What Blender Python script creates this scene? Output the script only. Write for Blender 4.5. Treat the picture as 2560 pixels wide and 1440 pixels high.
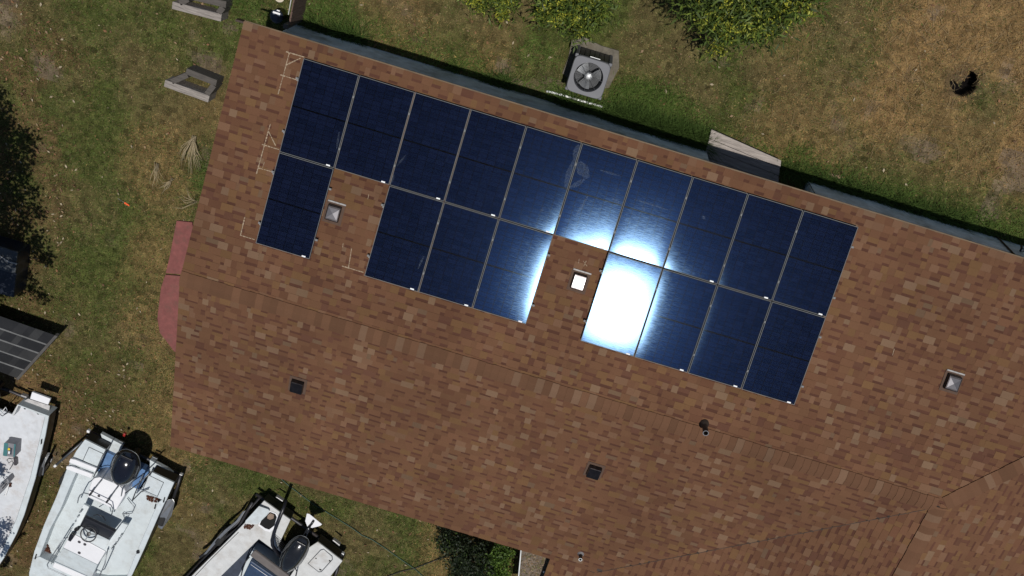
import bpy, math, random
import numpy as np
from mathutils import Vector, Matrix, Euler

for o in list(bpy.data.objects):
    bpy.data.objects.remove(o)
scene = bpy.context.scene
COL = scene.collection
rnd = random.Random(11)
rng = np.random.default_rng(5)

# ------------------------------------------------------------------ camera
CAM = Vector((5.73836, 9.37536, 21.11691))
EUL = Euler((-0.3979070, 0.1012160, 0.2757065), 'XYZ')
FPX = 2600.0                                   # focal length in units of a 2560 px wide frame
cd = bpy.data.cameras.new('camera')
cd.sensor_width = 36.0
cd.lens = FPX / 2560 * 36.0
cd.clip_start = 0.1
cd.clip_end = 2000
cam = bpy.data.objects.new('camera', cd)
cam.location = CAM
cam.rotation_euler = EUL
COL.objects.link(cam)
scene.camera = cam
# ------------------------------------------------------------------ sun and sky
SUN = Vector((0.1160, 0.0900, 0.9890)).normalized()      # towards the sun
w = bpy.data.worlds.new('World')
scene.world = w
w.use_nodes = True
nt = w.node_tree
bg = nt.nodes['Background']
sky = nt.nodes.new('ShaderNodeTexSky')
sky.sky_type = 'NISHITA'
sky.sun_disc = False
sky.sun_elevation = math.asin(SUN.z)
sky.sun_rotation = math.atan2(SUN.x, SUN.y)
sky.air_density = 1.0
sky.dust_density = 0.6
bg.inputs['Strength'].default_value = 0.05
nt.links.new(sky.outputs[0], bg.inputs['Color'])
sd = bpy.data.lights.new('sun', 'SUN')
sd.energy = 3.4
sd.angle = math.radians(0.53)
sd.color = (1.0, 0.965, 0.91)
so = bpy.data.objects.new('sun', sd)
so.rotation_euler = SUN.to_track_quat('Z', 'Y').to_euler()
so.location = (0, 0, 30)
COL.objects.link(so)
scene.view_settings.view_transform = 'Standard'
scene.view_settings.look = 'None'
scene.view_settings.exposure = 0.0
scene.view_settings.gamma = 1.0
scene.view_settings.use_curve_mapping = False

# ------------------------------------------------------------------ measuring helpers
ROT = EUL.to_matrix()
def ray(x, y):
    return ROT @ Vector(((x - 1280) / FPX, -(y - 720) / FPX, -1.0))
def G(x, y, z=0.0):
    """the point at height z that was measured at photo position x, y"""
    d = ray(x, y)
    return CAM + d * ((z - CAM.z) / d.z)
ROTN = np.array(ROT)
CAMN = np.array(CAM)
def project(P):
    d = (np.asarray(P, float) - CAMN) @ ROTN
    return np.stack([1280 + FPX * d[..., 0] / -d[..., 2], 720 - FPX * d[..., 1] / -d[..., 2]], -1)

# ------------------------------------------------------------------ house dimensions
EH = 2.45                       # eave height
T = 0.25                        # roof pitch 3:12
HN = 4.773                      # half depth, north slope (plan)
HS = 4.60                       # half depth, south slope (plan)
ZR = EH + HN * T                # ridge height
LR = 15.1                       # ridge length up to where the wings meet
XV = 9.66                       # valley foot
XW = 8.65                       # west eave of the south wing
YS = -9.5                       # end of the south wing
TH = math.atan(T)
CT, ST = math.cos(TH), math.sin(TH)
TW = HS * T / (LR - XV)         # wing west slope pitch

def on_n(x, y, off=0.0):
    n = Vector((0, ST, CT)); d = ray(x, y); p0 = Vector((0, 0, ZR)) + n * off
    return CAM + d * (n.dot(p0 - CAM) / n.dot(d))
def on_s(x, y, off=0.0):
    n = Vector((0, -ST, CT)); d = ray(x, y); p0 = Vector((0, 0, ZR)) + n * off
    return CAM + d * (n.dot(p0 - CAM) / n.dot(d))

# ------------------------------------------------------------------ materials
def new_mat(name):
    m = bpy.data.materials.new(name); m.use_nodes = True
    return m, m.node_tree, m.node_tree.nodes, m.node_tree.links, m.node_tree.nodes['Principled BSDF']

def mat(name, col, rough=0.6, metal=0.0, var=0.15, scale=6.0, bump=0.0, bscale=60.0, spec=0.5, dirt=None, dirt_amt=0.0, dirt_scale=3.0, coat=0.0, stretch=None):
    m, nt, N, L, b = new_mat(name)
    b.inputs['Roughness'].default_value = rough
    b.inputs['Metallic'].default_value = metal
    b.inputs['Specular IOR Level'].default_value = spec
    if coat:
        b.inputs['Coat Weight'].default_value = coat
        b.inputs['Coat Roughness'].default_value = 0.06
    tc = N.new('ShaderNodeTexCoord')
    src = tc.outputs['Object']
    if stretch:
        mp = N.new('ShaderNodeMapping'); mp.inputs['Scale'].default_value = stretch
        L.new(src, mp.inputs['Vector']); src = mp.outputs[0]
    n1 = N.new('ShaderNodeTexNoise'); n1.inputs['Scale'].default_value = scale
    n1.inputs['Detail'].default_value = 8; n1.inputs['Roughness'].default_value = 0.65
    L.new(src, n1.inputs['Vector'])
    mr = N.new('ShaderNodeMapRange')
    mr.inputs['From Min'].default_value = 0.3; mr.inputs['From Max'].default_value = 0.7
    mr.inputs['To Min'].default_value = 1 - var; mr.inputs['To Max'].default_value = 1 + var
    L.new(n1.outputs['Fac'], mr.inputs['Value'])
    mx = N.new('ShaderNodeMix'); mx.data_type = 'RGBA'; mx.blend_type = 'MULTIPLY'; mx.inputs[0].default_value = 1.0
    mx.inputs[6].default_value = (*col, 1)
    L.new(mr.outputs[0], mx.inputs[7])
    out = mx.outputs[2]
    if dirt:
        n2 = N.new('ShaderNodeTexNoise'); n2.inputs['Scale'].default_value = dirt_scale
        n2.inputs['Detail'].default_value = 6; n2.inputs['Roughness'].default_value = 0.7
        L.new(src, n2.inputs['Vector'])
        r2 = N.new('ShaderNodeMapRange'); r2.inputs['From Min'].default_value = 0.5; r2.inputs['From Max'].default_value = 0.72
        r2.inputs['To Max'].default_value = dirt_amt
        L.new(n2.outputs['Fac'], r2.inputs['Value'])
        m2 = N.new('ShaderNodeMix'); m2.data_type = 'RGBA'
        L.new(r2.outputs[0], m2.inputs[0]); L.new(out, m2.inputs[6]); m2.inputs[7].default_value = (*dirt, 1)
        out = m2.outputs[2]
    L.new(out, b.inputs['Base Color'])
    if bump:
        n3 = N.new('ShaderNodeTexNoise'); n3.inputs['Scale'].default_value = bscale; n3.inputs['Detail'].default_value = 4
        L.new(src, n3.inputs['Vector'])
        bp = N.new('ShaderNodeBump'); bp.inputs['Strength'].default_value = bump; bp.inputs['Distance'].default_value = 0.01
        L.new(n3.outputs['Fac'], bp.inputs['Height']); L.new(bp.outputs[0], b.inputs['Normal'])
    return m

def attr_mat(name, rough=0.9, spec=0.25, grain=350.0, amt=0.22, patch=0.0, patch_scale=1.2, trans=0.0):
    """colour from the mesh (each piece has its own), with fine grain"""
    m, nt, N, L, b = new_mat(name)
    b.inputs['Roughness'].default_value = rough
    b.inputs['Specular IOR Level'].default_value = spec
    a = N.new('ShaderNodeAttribute'); a.attribute_name = 'Col'
    tc = N.new('ShaderNodeTexCoord')
    g = N.new('ShaderNodeTexNoise'); g.inputs['Scale'].default_value = grain; g.inputs['Detail'].default_value = 3
    L.new(tc.outputs['Object'], g.inputs['Vector'])
    mr = N.new('ShaderNodeMapRange'); mr.inputs['From Min'].default_value = 0.3; mr.inputs['From Max'].default_value = 0.7
    mr.inputs['To Min'].default_value = 1 - amt; mr.inputs['To Max'].default_value = 1 + amt
    L.new(g.outputs['Fac'], mr.inputs['Value'])
    mx = N.new('ShaderNodeMix'); mx.data_type = 'RGBA'; mx.blend_type = 'MULTIPLY'; mx.inputs[0].default_value = 1
    L.new(a.outputs['Color'], mx.inputs[6]); L.new(mr.outputs[0], mx.inputs[7])
    out = mx.outputs[2]
    if patch:
        p = N.new('ShaderNodeTexNoise'); p.inputs['Scale'].default_value = patch_scale; p.inputs['Detail'].default_value = 5
        L.new(tc.outputs['Object'], p.inputs['Vector'])
        r = N.new('ShaderNodeMapRange'); r.inputs['From Min'].default_value = 0.3; r.inputs['From Max'].default_value = 0.7
        r.inputs['To Min'].default_value = 1 - patch; r.inputs['To Max'].default_value = 1 + patch
        L.new(p.outputs['Fac'], r.inputs['Value'])
        m2 = N.new('ShaderNodeMix'); m2.data_type = 'RGBA'; m2.blend_type = 'MULTIPLY'; m2.inputs[0].default_value = 1
        L.new(out, m2.inputs[6]); L.new(r.outputs[0], m2.inputs[7]); out = m2.outputs[2]
    L.new(out, b.inputs['Base Color'])
    if trans:
        t = N.new('ShaderNodeBsdfTranslucent'); L.new(out, t.inputs['Color'])
        ms = N.new('ShaderNodeMixShader'); ms.inputs[0].default_value = trans
        L.new(b.outputs[0], ms.inputs[1]); L.new(t.outputs[0], ms.inputs[2])
        L.new(ms.outputs[0], N['Material Output'].inputs['Surface'])
    return m

M = {}
M['shingle'] = attr_mat('asphalt_shingle', 0.95, 0.12, 300, 0.24, 0.13, 0.55)
M['grassblade'] = attr_mat('grass_blade', 0.75, 0.2, 60, 0.15, 0.0, trans=0.25)
M['leaf'] = attr_mat('leaf', 0.55, 0.4, 40, 0.15, 0.0, trans=0.3)
M['litter'] = attr_mat('leaf_litter', 0.85, 0.2, 60, 0.2)
M['soil'] = attr_mat('lawn_soil', 1.0, 0.05, 55, 0.45, 0.2, 3.0)
M['deck_wood'] = mat('roof_deck', (0.05, 0.035, 0.028), 0.9)
M['drip'] = mat('painted_drip_edge', (0.115, 0.072, 0.034), 0.6, 0.0, 0.35, 3)
M['fascia'] = mat('brown_fascia', (0.045, 0.026, 0.017), 0.7)
M['wall'] = mat('pale_siding', (0.48, 0.54, 0.58), 0.8, var=0.3, scale=3, dirt=(0.16, 0.17, 0.13), dirt_amt=0.85, dirt_scale=1.6)
M['frame'] = mat('anodised_frame', (0.125, 0.13, 0.135), 0.6, 0.0, 0.1, spec=0.2)
M['clamp'] = mat('bare_aluminium', (0.20, 0.20, 0.20), 0.7, 0.0, 0.1, spec=0.2)
M['black_metal'] = mat('black_metal', (0.018, 0.018, 0.02), 0.4, 0.2, 0.2)
M['sticker'] = mat('white_sticker', (0.8, 0.8, 0.8), 0.6, var=0.04)
M['vent'] = mat('dark_vent_metal', (0.030, 0.026, 0.028), 0.30, 0.75, 0.25, 9, dirt=(0.09, 0.07, 0.06), dirt_amt=0.5, dirt_scale=8)
M['vent_top'] = mat('vent_cap_metal', (0.12, 0.115, 0.125), 0.24, 0.6, 0.12, 9)
M['flange'] = mat('brown_flange', (0.085, 0.05, 0.034), 0.9, var=0.2)
M['flashing'] = mat('dull_flashing', (0.22, 0.21, 0.205), 0.55, 0.3, 0.4, 14)
M['galv'] = mat('galvanised_steel', (0.42, 0.41, 0.41), 0.5, 0.4, 0.25, 12)
M['pipe'] = mat('brown_pipe', (0.06, 0.045, 0.035), 0.6, 0.3, 0.25)
M['pvc'] = mat('white_pvc', (0.75, 0.76, 0.74), 0.45, var=0.08)
M['ac'] = mat('condenser_grey_paint', (0.15, 0.152, 0.165), 0.65, 0.0, 0.08, 5)
M['ac_dark'] = mat('condenser_dark_steel', (0.045, 0.047, 0.052), 0.55, 0.3, 0.2)
M['fan'] = mat('fan_aluminium', (0.40, 0.41, 0.42), 0.45, 0.6, 0.15)
M['concrete'] = mat('old_concrete', (0.13, 0.115, 0.09), 0.95, var=0.3, scale=8, bump=0.6, bscale=40, dirt=(0.10, 0.08, 0.05), dirt_amt=0.7)
M['red'] = mat('red_painted_concrete', (0.185, 0.060, 0.053), 0.9, var=0.22, scale=7, bump=0.3, bscale=90, dirt=(0.12, 0.06, 0.045), dirt_amt=0.7, dirt_scale=5)
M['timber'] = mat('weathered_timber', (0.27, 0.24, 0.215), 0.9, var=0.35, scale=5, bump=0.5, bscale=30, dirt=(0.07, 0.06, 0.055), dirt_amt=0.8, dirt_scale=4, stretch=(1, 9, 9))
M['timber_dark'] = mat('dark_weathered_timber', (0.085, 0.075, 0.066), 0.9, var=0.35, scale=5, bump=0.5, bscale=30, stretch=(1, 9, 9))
M['stepwood'] = mat('bleached_step_board', (0.33, 0.29, 0.26), 0.9, var=0.28, scale=4, bump=0.5, bscale=25, dirt=(0.13, 0.11, 0.10), dirt_amt=0.8, dirt_scale=3, stretch=(1, 10, 10))
M['fence'] = mat('brown_fence_wood', (0.115, 0.072, 0.055), 0.9, var=0.35, scale=5, bump=0.5, bscale=30, stretch=(8, 8, 1))
M['chalk'] = mat('chalk', (0.31, 0.235, 0.16), 1.0, var=0.4, scale=30)
M['gel'] = mat('white_gelcoat', (0.555, 0.605, 0.625), 0.45, var=0.07, scale=5, dirt=(0.36, 0.35, 0.32), dirt_amt=0.5, dirt_scale=3.5)
M['gel_worn'] = mat('worn_white_deck', (0.55, 0.555, 0.55), 0.65, var=0.10, scale=5, dirt=(0.33, 0.28, 0.23), dirt_amt=0.55, dirt_scale=2.2)
M['gel_old'] = mat('chalky_deck', (0.58, 0.60, 0.63), 0.75, var=0.10, scale=6, dirt=(0.36, 0.30, 0.26), dirt_amt=0.75, dirt_scale=1.4)
M['hull_dark'] = mat('dark_hull', (0.020, 0.022, 0.028), 0.35, var=0.2)  # dark hull paint that also stands for the shade on the boat sides
M['cushion'] = mat('white_vinyl', (0.76, 0.76, 0.78), 0.55, var=0.04)
M['black_vinyl'] = mat('black_vinyl', (0.012, 0.012, 0.016), 0.35, var=0.2)
M['navy'] = mat('navy_vinyl', (0.022, 0.045, 0.095), 0.5, var=0.3, scale=10, bump=0.2)
M['navy_floor'] = mat('navy_floor_paint', (0.035, 0.045, 0.07), 0.6, var=0.3, scale=8)
M['taupe'] = mat('taupe_cover', (0.135, 0.118, 0.11), 0.75, var=0.15)
M['cowl'] = mat('black_motor_cowl', (0.006, 0.006, 0.010), 0.16, var=0.2, coat=1.0)
M['cowl_grey'] = mat('graphite_motor_cowl', (0.030, 0.031, 0.034), 0.22, 0.6, var=0.2, coat=0.8)
M['steel'] = mat('stainless_tube', (0.30, 0.32, 0.34), 0.42, 0.7, 0.1)
M['gunmetal'] = mat('grey_tube', (0.13, 0.14, 0.15), 0.4, 0.6, 0.1)
M['blue_well'] = mat('blue_splash_well', (0.10, 0.19, 0.36), 0.45, var=0.2)
M['trailer'] = mat('trailer_steel', (0.05, 0.05, 0.055), 0.5, 0.6, 0.3, 8, dirt=(0.10, 0.05, 0.03), dirt_amt=0.5)
M['alu'] = mat('aluminium_fender', (0.50, 0.50, 0.49), 0.36, 0.85, 0.15, 6)
M['rubber'] = mat('tyre_rubber', (0.016, 0.016, 0.016), 0.85)
M['teal'] = mat('teal_plastic', (0.05, 0.17, 0.18), 0.5)
M['greyplastic'] = mat('grey_plastic', (0.20, 0.20, 0.215), 0.55)
M['yellow'] = mat('yellow_label', (0.75, 0.55, 0.03), 0.5)
M['orange'] = mat('orange_plastic', (0.85, 0.11, 0.02), 0.5)
M['greenhose'] = mat('dark_green_hose', (0.020, 0.060, 0.035), 0.5)
M['brownline'] = mat('dark_brown_line', (0.028, 0.026, 0.018), 0.6)
M['shedroof'] = attr_mat('black_roofing', 0.55, 0.4, 120, 0.25, 0.2, 3)
M['shedtrim'] = mat('grey_shed_trim', (0.075, 0.07, 0.066), 0.8, var=0.2)
M['bark'] = mat('bark', (0.10, 0.075, 0.055), 0.95, var=0.3, bump=0.8, bscale=20)
M['straw'] = mat('dry_stems', (0.36, 0.29, 0.18), 0.9, var=0.25, scale=20)
M['darkblue'] = mat('dark_blue_tarp', (0.012, 0.016, 0.026), 0.35, var=0.4, bump=0.6, bscale=8)
M['cream'] = mat('cream_plastic', (0.55, 0.48, 0.38), 0.6)
M['recess_dark'] = mat('painted_recess_shade', (0.006, 0.006, 0.006), 1.0)  # flat black that paints the shade inside the hatch opening and scuppers
M['gauge'] = mat('gauge_face', (0.06, 0.055, 0.06), 0.3)
M['redlight'] = mat('red_lens', (0.30, 0.02, 0.015), 0.3)
M['dash'] = mat('white_dash', (0.74, 0.74, 0.76), 0.4, var=0.03)

def cell_material():
    m, nt, N, L, b = new_mat('solar_cell_silicon')
    tc = N.new('ShaderNodeTexCoord')
    sep = N.new('ShaderNodeSeparateXYZ'); L.new(tc.outputs['Object'], sep.inputs[0])
    # nine bus wires across each cell
    mm = N.new('ShaderNodeMath'); mm.operation = 'MULTIPLY'; mm.inputs[1].default_value = 9 / 0.164
    L.new(sep.outputs['X'], mm.inputs[0])
    fr = N.new('ShaderNodeMath'); fr.operation = 'FRACT'; L.new(mm.outputs[0], fr.inputs[0])
    gt = N.new('ShaderNodeMath'); gt.operation = 'GREATER_THAN'; gt.inputs[1].default_value = 0.93; L.new(fr.outputs[0], gt.inputs[0])
    oi = N.new('ShaderNodeObjectInfo')
    mr = N.new('ShaderNodeMapRange'); mr.inputs['To Min'].default_value = 0.75; mr.inputs['To Max'].default_value = 1.25
    L.new(oi.outputs['Random'], mr.inputs['Value'])
    mx = N.new('ShaderNodeMix'); mx.data_type = 'RGBA'; mx.blend_type = 'MULTIPLY'; mx.inputs[0].default_value = 1
    mx.inputs[6].default_value = (0.0044, 0.0066, 0.0195, 1); L.new(mr.outputs[0], mx.inputs[7])
    m2 = N.new('ShaderNodeMix'); m2.data_type = 'RGBA'
    L.new(gt.outputs[0], m2.inputs[0]); L.new(mx.outputs[2], m2.inputs[6]); m2.inputs[7].default_value = (0.016, 0.020, 0.032, 1)
    L.new(m2.outputs[2], b.inputs['Base Color'])
    b.inputs['Roughness'].default_value = 0.20
    b.inputs['Specular IOR Level'].default_value = 0.040
    b.inputs['Specular Tint'].default_value = (0.12, 0.32, 1.0, 1)
    return m
M['cell'] = cell_material()
M['backsheet'] = mat('black_backsheet', (0.0012, 0.0012, 0.0022), 0.25, spec=0.012)

def glass_material():
    m, nt, N, L, b = new_mat('panel_glass')
    N.remove(b)
    out = N['Material Output']
    tr = N.new('ShaderNodeBsdfTransparent'); tr.inputs[0].default_value = (0.96, 0.97, 0.98, 1)
    gl = N.new('ShaderNodeBsdfGlossy'); gl.distribution = 'BECKMANN'
    gl.inputs['Color'].default_value = (0.36, 0.64, 1.0, 1)
    tc = N.new('ShaderNodeTexCoord')
    mp = N.new('ShaderNodeMapping'); mp.inputs['Scale'].default_value = (3.0, 34.0, 1.0)
    L.new(tc.outputs['Object'], mp.inputs[0])
    n = N.new('ShaderNodeTexNoise'); n.inputs['Scale'].default_value = 2.2; n.inputs['Detail'].default_value = 6; n.inputs['Roughness'].default_value = 0.7
    L.new(mp.outputs[0], n.inputs['Vector'])
    n2 = N.new('ShaderNodeTexNoise'); n2.inputs['Scale'].default_value = 6.5; n2.inputs['Detail'].default_value = 6
    L.new(tc.outputs['Object'], n2.inputs['Vector'])
    r1 = N.new('ShaderNodeMapRange'); r1.inputs['From Min'].default_value = 0.3; r1.inputs['From Max'].default_value = 0.7
    r1.inputs['To Min'].default_value = 0.115; r1.inputs['To Max'].default_value = 0.155
    L.new(n.outputs['Fac'], r1.inputs['Value']); L.new(r1.outputs[0], gl.inputs['Roughness'])
    bp = N.new('ShaderNodeBump'); bp.inputs['Strength'].default_value = 0.30; bp.inputs['Distance'].default_value = 0.0003
    L.new(n.outputs['Fac'], bp.inputs['Height']); L.new(bp.outputs[0], gl.inputs['Normal'])
    fr = N.new('ShaderNodeFresnel'); fr.inputs['IOR'].default_value = 1.215
    mxs = N.new('ShaderNodeMixShader')
    L.new(fr.outputs[0], mxs.inputs[0]); L.new(tr.outputs[0], mxs.inputs[1]); L.new(gl.outputs[0], mxs.inputs[2])
    # thin dust film
    df = N.new('ShaderNodeBsdfDiffuse'); df.inputs['Color'].default_value = (0.30, 0.36, 0.45, 1)
    r2 = N.new('ShaderNodeMapRange'); r2.inputs['From Min'].default_value = 0.42; r2.inputs['From Max'].default_value = 0.85
    r2.inputs['To Min'].default_value = 0.0; r2.inputs['To Max'].default_value = 0.003
    L.new(n2.outputs['Fac'], r2.inputs['Value'])
    m2 = N.new('ShaderNodeMixShader'); L.new(r2.outputs[0], m2.inputs[0])
    L.new(mxs.outputs[0], m2.inputs[1]); L.new(df.outputs[0], m2.inputs[2])
    L.new(m2.outputs[0], out.inputs['Surface'])
    return m
M['glass'] = glass_material()

def smear_material():
    m, nt, N, L, b = new_mat('dried_smear')
    N.remove(b)
    tr = N.new('ShaderNodeBsdfTransparent')
    df = N.new('ShaderNodeBsdfDiffuse'); df.inputs['Color'].default_value = (0.34, 0.42, 0.52, 1)
    tc = N.new('ShaderNodeTexCoord')
    n = N.new('ShaderNodeTexNoise'); n.inputs['Scale'].default_value = 60; n.inputs['Detail'].default_value = 8; n.inputs['Roughness'].default_value = 0.75
    L.new(tc.outputs['Object'], n.inputs['Vector'])
    r = N.new('ShaderNodeMapRange'); r.inputs['From Min'].default_value = 0.46; r.inputs['From Max'].default_value = 0.68; r.inputs['To Max'].default_value = 0.28
    L.new(n.outputs['Fac'], r.inputs['Value'])
    mx = N.new('ShaderNodeMixShader'); L.new(r.outputs[0], mx.inputs[0]); L.new(tr.outputs[0], mx.inputs[1]); L.new(df.outputs[0], mx.inputs[2])
    L.new(mx.outputs[0], N['Material Output'].inputs['Surface'])
    return m
M['smear'] = smear_material()

# ------------------------------------------------------------------ mesh helpers
def link(name, me, m=None, parent=None, **props):
    o = bpy.data.objects.new(name, me)
    COL.objects.link(o)
    if m is not None and me is not None and not me.materials:
        me.materials.append(M[m] if isinstance(m, str) else m)
    if parent is not None:
        o.parent = parent
    for k, v in props.items():
        o[k] = v
    return o

def thing(name, label, cat, loc=(0, 0, 0), rot=None, group=None):
    o = bpy.data.objects.new(name, None)
    o.empty_display_size = 0.2
    COL.objects.link(o)
    o.location = loc
    if rot is not None:
        o.rotation_euler = rot
    o['label'] = label; o['category'] = cat
    if group:
        o['group'] = group
    return o

def tag(o, label, cat, group=None):
    o['label'] = label; o['category'] = cat
    if group:
        o['group'] = group
    return o

class MB:
    def __init__(s):
        s.v = []; s.f = []; s.c = []
    def face(s, pts, c=None):
        n = len(s.v); s.v += [tuple(p) for p in pts]; s.f.append(tuple(range(n, n + len(pts)))); s.c.append(c)
    def grid_faces(s, n0, rows, cols, close=False, c=None):
        for i in range(rows - 1):
            for j in range(cols if close else cols - 1):
                a = n0 + i * cols + j; b = n0 + i * cols + (j + 1) % cols
                s.f.append((a, b, b + cols, a + cols)); s.c.append(c)
    def prism(s, poly, z0, z1=None, c=None, inset=0.0):
        """poly: world points (top outline). z0 = bottom height; top stays at the points' z (or z1)"""
        top = [Vector((p[0], p[1], p[2] if z1 is None else z1)) for p in poly]
        area = sum(a.x * b.y - b.x * a.y for a, b in zip(top, top[1:] + top[:1]))
        if area < 0:
            top.reverse()
        ctr = sum(top, Vector()) / len(top)
        bot = []
        for p in top:
            d = (p - ctr) * (1 - inset) + ctr
            bot.append(Vector((d.x, d.y, z0)))
        n = len(s.v); k = len(top)
        s.v += [tuple(p) for p in top] + [tuple(p) for p in bot]
        s.f.append(tuple(range(n, n + k))); s.c.append(c)
        s.f.append(tuple(range(n + 2 * k - 1, n + k - 1, -1))); s.c.append(c)
        for i in range(k):
            j = (i + 1) % k
            s.f.append((n + i, n + k + i, n + k + j, n + j)); s.c.append(c)
    def box(s, ctr, half, ax=None, c=None):
        ctr = Vector(ctr)
        ax = ax or (Vector((1, 0, 0)), Vector((0, 1, 0)), Vector((0, 0, 1)))
        n = len(s.v)
        for i in (-1, 1):
            for j in (-1, 1):
                for k in (-1, 1):
                    s.v.append(tuple(ctr + ax[0] * (i * half[0]) + ax[1] * (j * half[1]) + ax[2] * (k * half[2])))
        for q in ((0, 1, 3, 2), (4, 6, 7, 5), (0, 4, 5, 1), (2, 3, 7, 6), (0, 2, 6, 4), (1, 5, 7, 3)):
            s.f.append(tuple(n + t for t in q)); s.c.append(c)
    def tube(s, pts, r, k=8, c=None, caps=True, taper=None):
        pts = [Vector(p) for p in pts]
        n0 = len(s.v); prev = None
        for i, p in enumerate(pts):
            d = (pts[min(i + 1, len(pts) - 1)] - pts[max(i - 1, 0)]).normalized()
            up = Vector((0, 0, 1)) if abs(d.z) < 0.9 else Vector((1, 0, 0))
            a = d.cross(up).normalized() if prev is None else (prev - d * prev.dot(d)).normalized()
            prev = a; b = d.cross(a)
            rr = r if taper is None else r + (taper - r) * i / (len(pts) - 1)
            for j in range(k):
                t = 2 * math.pi * j / k
                s.v.append(tuple(p + a * (math.cos(t) * rr) + b * (math.sin(t) * rr)))
        s.grid_faces(n0, len(pts), k, True, c)
        if caps:
            s.f.append(tuple(n0 + j for j in range(k))[::-1]); s.c.append(c)
            e = n0 + (len(pts) - 1) * k
            s.f.append(tuple(e + j for j in range(k))); s.c.append(c)
    def lathe(s, ctr, prof, k=20, ax=None, c=None):
        """prof: (radius, height) list about +Z (or the third of ax)"""
        ctr = Vector(ctr); ax = ax or (Vector((1, 0, 0)), Vector((0, 1, 0)), Vector((0, 0, 1)))
        n0 = len(s.v)
        for r, h in prof:
            for j in range(k):
                t = 2 * math.pi * j / k
                s.v.append(tuple(ctr + ax[0] * (math.cos(t) * r) + ax[1] * (math.sin(t) * r) + ax[2] * h))
        s.grid_faces(n0, len(prof), k, True, c)
    def torus(s, ctr, R, r, ax, k=24, m=6, c=None):
        n0 = len(s.v); ctr = Vector(ctr)
        for i in range(k + 1):
            t = 2 * math.pi * i / k
            d = ax[0] * math.cos(t) + ax[1] * math.sin(t)
            for j in range(m):
                u = 2 * math.pi * j / m
                s.v.append(tuple(ctr + d * (R + r * math.cos(u)) + ax[2] * (r * math.sin(u))))
        s.grid_faces(n0, k + 1, m, True, c)
    def mesh(s, name, smooth=False):
        me = bpy.data.meshes.new(name)
        me.from_pydata(s.v, [], s.f)
        if any(c is not None for c in s.c):
            a = me.attributes.new('Col', 'FLOAT_COLOR', 'FACE')
            buf = np.ones((len(s.f), 4), np.float32)
            for i, c in enumerate(s.c):
                if c is not None:
                    buf[i, :3] = c
            a.data.foreach_set('color', buf.ravel())
        if smooth:
            me.polygons.foreach_set('use_smooth', [True] * len(me.polygons))
        me.update()
        return me
    def build(s, name, m, parent=None, smooth=False, bevel=0.0, segs=2, **props):
        o = link(name, s.mesh(name, smooth), m, parent, **props)
        if bevel:
            b = o.modifiers.new('bevel', 'BEVEL'); b.width = bevel; b.segments = segs; b.limit_method = 'ANGLE'; b.angle_limit = math.radians(35)
            b.harden_normals = False
        return o

def np_mesh(name, V, F, C=None):
    """fast mesh from arrays: V (n,3), F (m,k), C (m,3) colour of each face"""
    me = bpy.data.meshes.new(name)
    k = F.shape[1]
    me.vertices.add(len(V)); me.vertices.foreach_set('co', np.ascontiguousarray(V, np.float32).ravel())
    me.loops.add(F.size); me.loops.foreach_set('vertex_index', np.ascontiguousarray(F, np.int32).ravel())
    me.polygons.add(len(F)); me.polygons.foreach_set('loop_start', np.arange(0, F.size, k, dtype=np.int32))
    me.update(calc_edges=True)
    if C is not None:
        a = me.attributes.new('Col', 'FLOAT_COLOR', 'FACE')
        buf = np.ones((len(F), 4), np.float32); buf[:, :3] = C
        a.data.foreach_set('color', buf.ravel())
    return me

def smooth_noise(x, y, scale, seed):
    r = np.random.default_rng(seed); tab = r.random((128, 128))
    u = np.asarray(x) / scale + 40.3; v = np.asarray(y) / scale + 51.7
    i = np.floor(u).astype(int); j = np.floor(v).astype(int)
    fu = u - i; fv = v - j
    fu = fu * fu * (3 - 2 * fu); fv = fv * fv * (3 - 2 * fv)
    g = lambda a, b: tab[a % 128, b % 128]
    return (g(i, j) * (1 - fu) + g(i + 1, j) * fu) * (1 - fv) + (g(i, j + 1) * (1 - fu) + g(i + 1, j + 1) * fu) * fv
def fbm(x, y, scale, seed):
    return (smooth_noise(x, y, scale, seed) + 0.5 * smooth_noise(x, y, scale / 2.1, seed + 1) + 0.25 * smooth_noise(x, y, scale / 4.3, seed + 2)) / 1.75
def sstep(a, b, t):
    t = np.clip((t - a) / (b - a), 0, 1); return t * t * (3 - 2 * t)

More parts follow.
